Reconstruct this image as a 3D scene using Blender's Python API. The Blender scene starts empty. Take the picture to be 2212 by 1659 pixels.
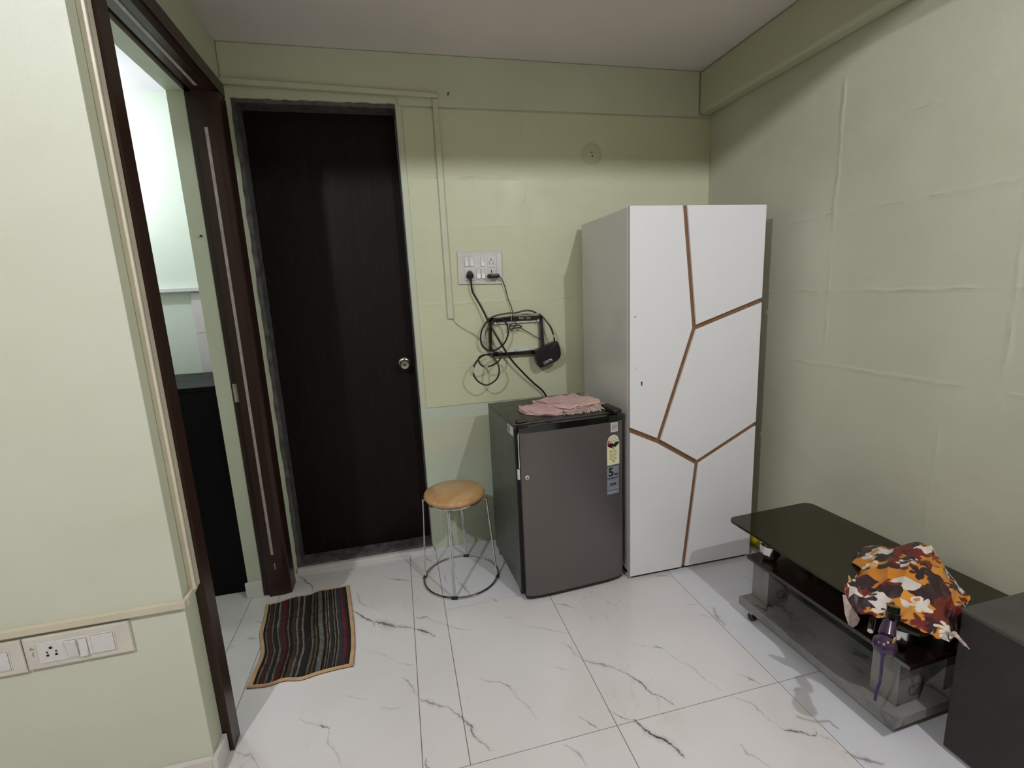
import bpy, bmesh, math, random
from mathutils import Vector, Matrix, noise as mnoise
random.seed(7)
D = {"cam":{"r":[0.970856,-0.235019,-0.046964],"u":[0.089199,0.172449,0.980971],"f":[0.222448,0.956571,-0.188386],"F":1034.074},"veins":[[0.55,5,[0.93,1.602],[0.96,1.593],[0.972,1.564]],[0.25,4,[0.972,1.564],[0.984,1.509],[1.012,1.473],[1.024,1.449],[1.026,1.403],[1.049,1.359],[1.054,1.33]],[0.55,4,[1.17,1.38],[1.198,1.358],[1.203,1.331],[1.219,1.311]],[0.4,4,[1.07,1.304],[1.091,1.287],[1.119,1.256],[1.131,1.214],[1.137,1.18]],[0.85,5,[1.137,1.18],[1.133,1.161],[1.145,1.138],[1.177,1.123],[1.207,1.102],[1.247,1.091]],[0.3,5,[1.247,1.091],[1.264,1.069],[1.269,1.045]],[0.4,5,[1.177,2.073],[1.209,2.051],[1.261,2.041],[1.282,2.016]],[0.3,4,[1.216,1.812],[1.246,1.798],[1.283,1.791]],[0.3,4,[1.229,1.732],[1.267,1.702],[1.283,1.679]],[0.35,4,[1.297,1.273],[1.313,1.255],[1.329,1.261]],[0.4,4,[1.617,1.932],[1.654,1.876]],[0.45,14,[1.324,1.749],[1.304,1.709],[1.299,1.674],[1.304,1.629]],[0.18,4,[0.857,1.652],[0.889,1.623],[0.927,1.607]],[0.7,5,[-0.04,2.099],[-0.014,2.085],[0.007,2.095],[0.037,2.054]],[0.35,4,[0.037,2.054],[0.074,2.022],[0.146,1.96],[0.195,1.935]],[0.55,9,[-0.044,1.612],[-0.003,1.586],[0.042,1.557]],[0.65,6,[0.042,1.557],[0.071,1.532],[0.097,1.493],[0.127,1.449],[0.127,1.42],[0.142,1.387],[0.163,1.365],[0.176,1.332]],[0.3,4,[0.187,1.656],[0.216,1.626],[0.264,1.608]],[0.75,5,[0.264,1.608],[0.294,1.588],[0.303,1.557]],[0.3,4,[0.303,1.557],[0.323,1.504],[0.349,1.457],[0.357,1.412],[0.361,1.399]],[0.4,4,[0.564,1.743],[0.592,1.713],[0.6,1.667],[0.624,1.615]],[0.5,9,[0.624,1.615],[0.667,1.586],[0.716,1.556],[0.74,1.529]],[0.75,6,[0.74,1.529],[0.772,1.483],[0.797,1.439],[0.795,1.415],[0.809,1.388],[0.832,1.367],[0.849,1.327]],[0.35,4,[0.502,1.382],[0.527,1.35]],[0.7,4,[0.527,1.35],[0.554,1.313]],[0.7,4,[0.626,1.364],[0.649,1.333],[0.671,1.311]],[0.95,10,[0.687,1.31],[0.702,1.276],[0.718,1.238],[0.744,1.219],[0.76,1.193],[0.768,1.175],[0.775,1.142]],[0.7,4,[-0.038,1.365],[-0.027,1.322]],[0.6,5,[0.631,1.999],[0.678,1.968],[0.703,1.938]],[0.3,3,[0.48,1.626],[0.556,1.584]],[0.25,5,[0.37,1.977],[0.412,1.949]],[0.25,5,[0.433,1.901],[0.563,1.818],[0.613,1.788]],[0.45,4,[-0.111,1.745],[-0.089,1.723],[-0.068,1.688],[-0.063,1.662],[-0.048,1.633]],[0.4,4,[0.421,1.291],[0.453,1.255],[0.46,1.223],[0.464,1.197]],[0.3,4,[-0.104,1.813],[-0.052,1.79]],[0.6,4,[0.031,2.638],[0.068,2.571],[0.091,2.548]],[0.95,9,[-0.338,2.25],[-0.302,2.203],[-0.269,2.16],[-0.227,2.128]],[0.85,20,[-0.227,2.128],[-0.179,2.094],[-0.132,2.062]],[0.6,9,[-0.132,2.062],[-0.086,2.047],[-0.046,2.022]],[0.85,11,[-0.046,2.022],[-0.007,1.992],[0.021,1.97],[0.036,1.944]],[0.5,4,[-0.327,2.391],[-0.311,2.341],[-0.308,2.303],[-0.275,2.261]],[0.25,3,[-0.275,2.261],[-0.224,2.224],[-0.174,2.164]],[0.85,5,[-0.662,2.654],[-0.63,2.625],[-0.605,2.573],[-0.569,2.531],[-0.56,2.499],[-0.561,2.465]],[0.7,4,[-0.193,2.517],[-0.179,2.474],[-0.145,2.457],[-0.051,2.415]],[0.3,4,[-0.482,1.657],[-0.451,1.631],[-0.403,1.604]],[0.85,5,[-0.403,1.604],[-0.375,1.59],[-0.364,1.571]],[0.3,4,[-0.364,1.571],[-0.365,1.543],[-0.358,1.52],[-0.328,1.473],[-0.317,1.451],[-0.313,1.414]],[0.5,5,[-0.784,2.304],[-0.754,2.276]],[0.7,5,[-0.792,2.188],[-0.768,2.168],[-0.752,2.18]],[0.35,6,[-0.67,1.568],[-0.639,1.555],[-0.608,1.543],[-0.588,1.514],[-0.565,1.467]],[0.25,3,[-0.332,1.725],[-0.301,1.701],[-0.228,1.664]],[0.3,4,[-0.189,1.62],[-0.166,1.61],[-0.114,1.584]],[0.22,3,[-0.303,1.981],[-0.263,1.949],[-0.175,1.887],[-0.122,1.833],[-0.091,1.806],[-0.06,1.793]],[0.35,5,[0.979,1.13],[0.977,1.098],[0.996,1.074],[1.003,1.055],[1.011,1.037]],[0.6,14,[1.278,1.011],[1.301,0.987],[1.347,0.954]],[0.6,4,[0.336,2.143],[0.362,2.096]],[0.4,5,[0.207,2.515],[0.171,2.43],[0.198,2.344]],[0.5,9,[0.195,2.319],[0.22,2.268],[0.236,2.194]],[0.35,4,[0.146,2.438],[0.127,2.376],[0.141,2.319]]],"power_cable":[[0.4095,2.675,1.5733],[0.4132,2.675,1.5507],[0.4216,2.676,1.5177],[0.4375,2.676,1.4816],[0.4576,2.67,1.4425],[0.48,2.665,1.3928],[0.4999,2.66,1.343],[0.5265,2.65,1.2849],[0.5703,2.65,1.2033],[0.6175,2.66,1.1241],[0.6761,2.665,1.051],[0.7459,2.675,0.9745],[0.8163,2.68,0.9025],[0.8871,2.68,0.8444]],"thin_cable":[[0.5834,2.68,1.5817],[0.5982,2.68,1.5608],[0.6143,2.69,1.5169],[0.6251,2.69,1.4648],[0.6419,2.69,1.4197],[0.6459,2.68,1.3858],[0.6449,2.66,1.3526],[0.6534,2.665,1.3335],[0.6672,2.67,1.3114]],"thin_cable2":[[0.6815,2.675,1.297],[0.7341,2.69,1.2687],[0.7751,2.69,1.2417],[0.8079,2.68,1.2214]],"white_cable":[[0.3041,2.702,1.3733],[0.318,2.704,1.3466],[0.3601,2.704,1.3103],[0.4104,2.7,1.2811],[0.4526,2.695,1.2445],[0.4791,2.69,1.2087],[0.5023,2.68,1.1761]],"arc_cable":[[0.5234,2.66,1.168],[0.5034,2.66,1.2141],[0.5046,2.655,1.3088],[0.5182,2.65,1.3425],[0.5446,2.65,1.358],[0.5743,2.64,1.3551],[0.5985,2.64,1.3256],[0.6068,2.64,1.2844],[0.5978,2.64,1.2472],[0.5733,2.64,1.211],[0.5352,2.65,1.1842],[0.4983,2.66,1.1811],[0.4671,2.66,1.1976],[0.4527,2.66,1.224],[0.4511,2.66,1.2618],[0.4621,2.66,1.3018],[0.4882,2.66,1.3407],[0.5206,2.655,1.3669],[0.5725,2.655,1.3795],[0.6288,2.66,1.384],[0.6613,2.66,1.3837],[0.7042,2.66,1.3917],[0.7438,2.66,1.3911],[0.7764,2.66,1.3789],[0.8076,2.655,1.3615],[0.8303,2.645,1.3336],[0.8527,2.635,1.2976],[0.8703,2.632,1.2487],[0.88,2.64,1.2038]],"loop_cable":[[0.5234,2.66,1.168],[0.545,2.64,1.1654],[0.5529,2.62,1.1512],[0.5432,2.61,1.1311],[0.521,2.6,1.1152],[0.4866,2.59,1.1036],[0.4549,2.59,1.0999],[0.4306,2.59,1.1144],[0.4213,2.6,1.1388],[0.4303,2.61,1.1556],[0.456,2.61,1.1645],[0.4843,2.61,1.1608],[0.5097,2.6,1.1412],[0.5252,2.59,1.113],[0.5308,2.58,1.0793],[0.5224,2.58,1.0422],[0.4987,2.58,1.0158],[0.4566,2.58,0.999],[0.4167,2.58,1.0168],[0.3907,2.58,1.0505],[0.3851,2.58,1.0853],[0.3982,2.59,1.1201],[0.4217,2.6,1.145],[0.443,2.61,1.1577],[0.4705,2.62,1.1638],[0.5017,2.65,1.1612]],"bundle":[[0.6638,2.67,1.3137],[0.6438,2.67,1.3086],[0.6277,2.67,1.3144],[0.6197,2.665,1.3088],[0.6307,2.66,1.291],[0.6478,2.66,1.3058],[0.6724,2.665,1.3135],[0.6917,2.665,1.3028],[0.6796,2.67,1.2984],[0.6508,2.66,1.2993],[0.6306,2.66,1.2879],[0.6216,2.66,1.3043],[0.658,2.66,1.3131],[0.6834,2.67,1.3094],[0.6947,2.67,1.3039],[0.6762,2.67,1.2971]],"router":[[0.7563,2.62,1.1646],[0.8036,2.62,1.182],[0.8444,2.62,1.1968],[0.8887,2.62,1.2098],[0.9014,2.62,1.183],[0.9097,2.62,1.1402],[0.9027,2.62,1.1113],[0.8852,2.62,1.0964],[0.8405,2.62,1.0803],[0.7994,2.62,1.0657],[0.7793,2.62,1.0674],[0.7636,2.62,1.0963],[0.7568,2.62,1.1356]],"bracket":{"top":[[0.5073,2.67,1.3625],[0.8206,2.67,1.3602],[0.8198,2.67,1.3395],[0.5093,2.67,1.3405]],"right":[[0.8048,2.67,1.3436],[0.8216,2.67,1.3426],[0.8273,2.67,1.1704],[0.8035,2.67,1.1721]],"bottom":[[0.5122,2.67,1.163],[0.8047,2.67,1.159],[0.804,2.67,1.1393],[0.5143,2.67,1.1435]],"left":[[0.5021,2.67,1.355],[0.5207,2.67,1.3445],[0.5142,2.67,1.1708],[0.4997,2.67,1.1719]],"ltop":[[0.5388,2.69,1.3362],[0.7937,2.69,1.3353],[0.7932,2.69,1.3241],[0.5382,2.69,1.3251]],"lbot":[[0.5428,2.69,1.1713],[0.8044,2.69,1.1717],[0.8041,2.69,1.1618],[0.5422,2.69,1.1601]],"lright":[[0.8117,2.69,1.3197],[0.8215,2.69,1.3094],[0.8112,2.69,1.2614],[0.8068,2.69,1.1896]]},"plate":{"outer":[[0.3554,1.7297],[0.6039,1.723],[0.6004,1.5476],[0.3504,1.555]],"inner":[[0.3894,1.7065],[0.5726,1.7072],[0.5685,1.5713],[0.3854,1.5771]],"sw":[[[0.3923,1.7034],[0.4121,1.6495]],[[0.4224,1.701],[0.4394,1.6486]],[[0.4832,1.6962],[0.5001,1.6481]],[[0.4542,1.6337],[0.4755,1.5819]],[[0.4828,1.6312],[0.4998,1.5817]]],"holes":[[0.5398,1.6821],[0.5288,1.6704],[0.5498,1.6703],[0.5293,1.6597],[0.5496,1.6594],[0.5393,1.6246],[0.5391,1.6124]],"sock":[[0.3895,1.639],[0.4427,1.5756]],"plug":[[0.4171,1.6063]],"adapter":[[0.5141,1.6034],[0.5863,1.5737]]},"nplate":{"outer":[[-1.1051,0.6037],[-0.845,0.6071],[-0.8457,0.5058],[-1.1065,0.5037]],"inner":[[-1.073,0.5879],[-0.8832,0.5859],[-0.8826,0.5234],[-1.0737,0.5209]],"holes":[[-1.0397,0.5683],[-1.0509,0.5554],[-1.0282,0.5562],[-1.0504,0.5451],[-1.03,0.5453]],"sw":[[[-1.0015,0.5794],[-0.9791,0.5295]],[[-0.9685,0.578],[-0.9543,0.5277]],[[-0.9387,0.5837],[-0.8829,0.5256]]],"b_outer":[[-1.1065,0.6041],[-1.1078,0.5019]],"b_inner":[[-1.1353,0.5812],[-1.1389,0.5183]],"trunk":[[-1.1544,0.6417],[-1.1592,0.6185],[-0.7003,0.6378],[-0.6883,0.6158]],"mark":[[-1.0865,0.5661]]},"cab":{"J0":[1.3376,1.8486],"J1":[1.4013,1.288],"J2":[1.7686,1.4032],"J3":[1.2128,0.7368],"J4":[1.0687,0.811],"J5":[1.4339,0.5955],"J6":[1.7665,0.7638],"J7":[1.3692,0.0197],"holes":[[1.0854,1.3598],[1.0882,1.1107],[1.1202,1.0377]],"TL":[1.0553,1.8544],"TR":[1.7708,1.8542],"BR":[1.7838,0.0224],"BL":[1.0686,0.0213]},"stool":{"clamps":[[0.0236,2.4169,0.006],[0.1617,2.1848,0.006],[0.4129,2.301,0.006],[0.2748,2.5589,0.006]],"tops":[[0.0468,2.3789,0.47],[0.1633,2.2135,0.47],[0.3691,2.2883,0.47],[0.2366,2.215,0.47]]},"mat":{"top":[[-0.7692,2.4132],[-0.7118,2.4179],[-0.6416,2.4389],[-0.5658,2.4388],[-0.5188,2.4586],[-0.4521,2.4551],[-0.3698,2.4613]],"right":[[-0.3698,2.4613],[-0.3412,2.2795],[-0.3181,2.1235],[-0.3033,1.9721],[-0.3026,1.86]],"bottom":[[-0.6897,1.8377],[-0.6134,1.8269],[-0.5584,1.8387],[-0.4974,1.8247],[-0.4402,1.8365],[-0.381,1.8443],[-0.3032,1.8469]],"left":[[-0.7692,2.4132],[-0.753,2.286],[-0.7428,2.1826],[-0.7052,2.0499],[-0.7083,1.9418],[-0.7096,1.8593]]},"fr":{"tl":[0.0064,0.9014],"tr":[0.5471,0.899],"tr2":[0.5496,-0.0171],"bl":[-0.0102,0.0472],"bl2":[0.0166,0.0078],"gap":[0.0244,0.8598],"badgeTL":[0.4769,0.8569],"badgeBR":[0.5191,0.8097],"enTL":[0.4565,0.7947],"enBR":[0.5309,0.6422],"w5TL":[0.4548,0.6372],"w5BR":[0.5277,0.4895],"lock":[0.0283,0.6472],"bezL":[0.0271,0.8703],"bezR":[0.5471,0.8713],"sideTL":[0.1407,0.9024],"sideBR":[0.0146,0.8546],"sideBack":[0.5207,0.9049],"sideBackB":[0.5787,-0.0382],"foot":[0.1506,-0.0404],"ffoot":[0.5396,-0.056]},"umb":[[[1.5629,1.25,0.4508],[1.7095,1.32,0.4725],[1.7402,1.28,0.4869],[1.7823,1.24,0.5216],[1.799,1.2,0.5273],[1.8006,1.15,0.4791],[1.7937,1.1,0.4396],[1.7475,1.03,0.4462]],[[1.4843,1.22,0.4441],[1.5869,1.24,0.4669],[1.6289,1.2,0.4896],[1.6773,1.16,0.5145],[1.6981,1.12,0.5198],[1.7095,1.08,0.4762],[1.719,1.05,0.4474],[1.7239,1.02,0.4376]],[[1.434,1.2,0.4452],[1.4891,1.19,0.4547],[1.5258,1.14,0.4788],[1.5711,1.1,0.4948],[1.6108,1.06,0.4969],[1.6391,1.03,0.4689],[1.6368,1.0,0.4534],[1.6383,0.98,0.4507]],[[1.4238,1.2,0.4294],[1.4318,1.155,0.4325],[1.4519,1.1,0.4479],[1.4906,1.05,0.4702],[1.5302,1.01,0.476],[1.5539,0.975,0.4631],[1.5664,0.96,0.4472],[1.5806,0.95,0.4401]],[[1.4128,1.18,0.3985],[1.3907,1.12,0.4097],[1.3962,1.06,0.4341],[1.4178,1.01,0.4538],[1.4521,0.96,0.4462],[1.476,0.93,0.4384],[1.5026,0.92,0.4274],[1.5255,0.92,0.4407]]],"um":{"flap":[[1.357,1.14,0.4582],[1.3708,1.14,0.4518],[1.3916,1.14,0.4163],[1.4204,1.14,0.3804],[1.4389,1.14,0.3534],[1.4293,1.14,0.3343],[1.4126,1.14,0.3274],[1.3917,1.14,0.3428],[1.3743,1.14,0.3818]],"ball":[1.3065,0.955,0.4312],"bodytop":[1.3486,0.98,0.4785],"collar0":[1.3795,0.995,0.5062],"collar1":[1.3691,0.985,0.4623],"nail":[-0.8203,2.52,1.8127],"gold":[[1.3474,0.962,0.461],[1.3062,0.93,0.4677]],"cord":[[1.263,0.925,0.4443],[1.2758,0.935,0.3994],[1.2977,0.95,0.3421],[1.3305,0.975,0.2795],[1.3287,0.98,0.2426],[1.3334,0.985,0.2084]],"rib0":[1.4159,1.08,0.407],"rib1":[1.3707,1.05,0.3941],"tail":[[1.5289,0.93,0.4432],[1.5338,0.92,0.4341],[1.5474,0.91,0.4152],[1.5562,0.9,0.4023]],"tip2":[[1.7486,1.1,0.4872],[1.7671,1.09,0.4618]]}}
S = bpy.context.scene
COL = S.collection
PI = math.pi

# ---------------------------------------------------------------- camera
cd = bpy.data.cameras.new('camera')
cam = bpy.data.objects.new('camera', cd); COL.objects.link(cam)
r, u, f = (Vector(D['cam'][k]) for k in 'ruf')
m = Matrix(((r.x, u.x, -f.x, 0), (r.y, u.y, -f.y, 0), (r.z, u.z, -f.z, 1.5), (0, 0, 0, 1)))
cam.matrix_world = m
cd.sensor_fit = 'HORIZONTAL'; cd.sensor_width = 36.0
cd.lens = 36.0 * D['cam']['F'] / 2212.0
cd.clip_start = 0.02; cd.clip_end = 50
S.camera = cam

# ---------------------------------------------------------------- world, light levels, exposure
wd = bpy.data.worlds.new('world'); S.world = wd; wd.use_nodes = True
wd.node_tree.nodes['Background'].inputs['Color'].default_value = (0.8, 0.9, 1.0, 1)
wd.node_tree.nodes['Background'].inputs['Strength'].default_value = 0.05
S.view_settings.view_transform = 'Standard'
S.view_settings.look = 'None'
S.view_settings.exposure = 0.14
S.view_settings.gamma = 1.0
S.view_settings.use_curve_mapping = False
BULB = 40.0            # glow of the room lamps' globes
LAMP_A, LAMP_B = 84.0, 110.0   # watts of light of the right and the left room lamp
KBULB = 30.0
LAMP_K = 18.0          # kitchen lamp

YB, XR, XL, YN, ZC = 2.71, 1.913, -0.70, 1.50, 2.70
ZH, YE = 3.16, .53       # higher ceiling over the camera side; the ceiling of this corner is lowered from YE on

# ---------------------------------------------------------------- node helpers
def srgb(c):
    return tuple(((v/255)/12.92 if v/255 <= 0.04045 else ((v/255+0.055)/1.055)**2.4) for v in c) + (1,)

class NT:
    def __init__(s, name):
        s.m = bpy.data.materials.new(name); s.m.use_nodes = True
        s.t = s.m.node_tree; s.n = s.t.nodes; s.b = s.n['Principled BSDF']
        s._g = None
    def add(s, typ, **kw):
        n = s.n.new(typ)
        for k, v in kw.items(): setattr(n, k, v)
        return n
    def put(s, sock, v):
        if isinstance(v, bpy.types.NodeSocket): s.t.links.new(v, sock)
        elif v is not None:
            sock.default_value = v
    def geo(s):
        if s._g is None: s._g = s.add('ShaderNodeNewGeometry')
        return s._g.outputs['Position']
    def objc(s):
        return s.add('ShaderNodeTexCoord').outputs['Object']
    def math(s, op, a, b=None, c=None, clamp=False):
        n = s.add('ShaderNodeMath', operation=op, use_clamp=clamp)
        s.put(n.inputs[0], a)
        if b is not None: s.put(n.inputs[1], b)
        if c is not None: s.put(n.inputs[2], c)
        return n.outputs[0]
    def sep(s, v):
        n = s.add('ShaderNodeSeparateXYZ'); s.put(n.inputs[0], v); return n.outputs
    def comb(s, x, y, z):
        n = s.add('ShaderNodeCombineXYZ')
        for i, v in enumerate((x, y, z)): s.put(n.inputs[i], v)
        return n.outputs[0]
    def noise(s, vec, scale, detail=2.0, rough=0.5, dist=0.0):
        n = s.add('ShaderNodeTexNoise'); s.put(n.inputs['Vector'], vec)
        n.inputs['Scale'].default_value = scale; n.inputs['Detail'].default_value = detail
        n.inputs['Roughness'].default_value = rough; n.inputs['Distortion'].default_value = dist
        return n.outputs['Fac']
    def noisec(s, vec, scale, detail=2.0):
        n = s.add('ShaderNodeTexNoise'); s.put(n.inputs['Vector'], vec)
        n.inputs['Scale'].default_value = scale; n.inputs['Detail'].default_value = detail
        return n.outputs['Color']
    def rng(s, v, a, b, c=0.0, d=1.0, smooth=False):
        n = s.add('ShaderNodeMapRange'); n.clamp = True
        if smooth: n.interpolation_type = 'SMOOTHSTEP'
        s.put(n.inputs[0], v)
        for i, x in enumerate((a, b, c, d)): s.put(n.inputs[1+i], x)
        return n.outputs[0]
    def mix(s, fac, a, b, blend='MIX'):
        n = s.add('ShaderNodeMix', data_type='RGBA', blend_type=blend)
        s.put(n.inputs[0], fac); s.put(n.inputs[6], a); s.put(n.inputs[7], b)
        return n.outputs[2]
    def ramp(s, fac, stops, interp='LINEAR'):
        n = s.add('ShaderNodeValToRGB'); cr = n.color_ramp; cr.interpolation = interp
        while len(cr.elements) < len(stops): cr.elements.new(0.5)
        for e, (p, c) in zip(cr.elements, stops): e.position = p; e.color = c
        s.put(n.inputs[0], fac); return n.outputs[0]
    def bump(s, h, strength=0.3, dist=0.002):
        n = s.add('ShaderNodeBump'); n.inputs['Strength'].default_value = strength
        n.inputs['Distance'].default_value = dist; s.put(n.inputs['Height'], h)
        s.t.links.new(n.outputs[0], s.b.inputs['Normal'])
    def vscale(s, v, sc):
        n = s.add('ShaderNodeVectorMath', operation='MULTIPLY'); s.put(n.inputs[0], v); n.inputs[1].default_value = sc
        return n.outputs[0]

def simple(name, rgb, rough=0.5, metal=0.0, var=0.06, vs=6.0, spec=None, bump=0.0, bs=60.0, coat=0.0):
    q = NT(name); base = srgb(rgb)
    dark = tuple(c*(1-var*1.5) for c in base[:3]) + (1,)
    lite = tuple(min(1, c*(1+var)) for c in base[:3]) + (1,)
    n = q.noise(q.objc(), vs, 3)
    if var <= 0: rr = rough
    q.put(q.b.inputs['Base Color'], q.mix(q.rng(n, 0.3, 0.7), dark, lite))
    q.put(q.b.inputs['Roughness'], rough if var <= 0 else q.rng(q.noise(q.objc(), vs*2.3, 2), 0.2, 0.8, max(0.02, rough-0.05), rough+0.05))
    q.b.inputs['Metallic'].default_value = metal
    if spec is not None: q.b.inputs['Specular IOR Level'].default_value = spec
    if coat: q.b.inputs['Coat Weight'].default_value = coat; q.b.inputs['Coat Roughness'].default_value = 0.06
    if bump: q.bump(q.noise(q.objc(), bs, 3), bump, 0.001)
    return q.m

def wall_mat(name, rgb, rgb2, seams=(), low=None, rough=0.42, stain=0.5, mott=0.5):
    """painted plaster: soft colour patches, roller grain, a few creases at given places (axis, position, from, to along other axis)"""
    q = NT(name); P = q.geo(); x, y, z = q.sep(P)
    ax = {'x': x, 'y': y, 'z': z}
    c = q.mix(q.rng(q.noise(P, 1.3, 3, 0.55), 0.35, 0.68), srgb(rgb), srgb(rgb2))
    if low:   # paint below a given height has another tint
        zz, col = low
        fac = q.rng(q.math('ADD', z, q.math('MULTIPLY', q.math('SUBTRACT', q.noise(P, 5, 4), 0.5), 0.12)), zz+0.01, zz-0.03)
        c = q.mix(q.math('MULTIPLY', fac, q.rng(q.noise(P, 2.6, 3), 0.35, 0.62, 0.1, 0.75)), c, srgb(col))
        band = q.math('MULTIPLY', q.math('MULTIPLY', q.rng(z, .795, .815), q.rng(z, .88, .87)), q.rng(q.math('ADD', x, q.math('MULTIPLY', q.noise(P, 9, 3), .1)), .12, .14))
        c = q.mix(q.math('MULTIPLY', band, q.rng(q.noise(P, 12, 3), .35, .6, .15, .7)), c, srgb((190, 208, 196)))
    # yellow-brown grime in broad soft patches
    g = q.rng(q.noise(q.vscale(P, (1.0, 1.0, 2.2)), 1.9, 4, 0.6), 0.5, 0.8)
    c = q.mix(q.math('MULTIPLY', g, 0.22*stain), c, srgb((150, 132, 100)))
    h = q.math('MULTIPLY', q.noise(P, 3.2, 3, 0.5), 1.0)
    h = q.math('ADD', h, q.math('MULTIPLY', q.noise(P, 180, 2), 0.05))
    wob = q.math('MULTIPLY', q.math('SUBTRACT', q.noise(P, 6, 4, 0.6), 0.5), 0.035)
    for (a, p, o, lo, hi, st) in seams:
        d = q.math('ABSOLUTE', q.math('SUBTRACT', q.math('ADD', ax[a], wob), p))
        line = q.rng(d, 0.0, 0.016, 1.0, 0.0, smooth=True)
        rg = q.math('MULTIPLY', q.rng(ax[o], lo-0.03, lo+0.03), q.rng(ax[o], hi-0.03, hi+0.03, 1.0, 0.0))
        pat = q.rng(q.noise(P, 4.5, 3, 0.6), 0.4, 0.62, 0.12, 1.0)
        mk = q.math('MULTIPLY', q.math('MULTIPLY', line, rg), q.math('MULTIPLY', pat, st))
        h = q.math('ADD', h, q.math('MULTIPLY', mk, 0.35))
        thin = q.math('MULTIPLY', q.rng(d, 0.0, 0.0035, 1.0, 0.0), q.math('MULTIPLY', rg, q.math('MULTIPLY', q.rng(q.noise(P, 9, 3), 0.5, 0.66), 0.55*st)))
        c = q.mix(thin, c, srgb((122, 116, 92)))
        c = q.mix(q.math('MULTIPLY', mk, 0.15), c, srgb((214, 220, 198)))
    # small scuffs
    sc = q.rng(q.noise(q.vscale(P, (9, 9, 42)), 1.0, 2, 0.6), 0.72, 0.80)
    c = q.mix(q.math('MULTIPLY', sc, 0.22*stain), c, srgb((120, 118, 90)))
    q.put(q.b.inputs['Base Color'], c)
    q.put(q.b.inputs['Roughness'], q.rng(q.noise(P, 7, 3), 0.3, 0.7, rough-0.06, rough+0.08))
    q.b.inputs['Specular IOR Level'].default_value = 0.35
    q.bump(h, mott, 0.012)
    return q.m

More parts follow.
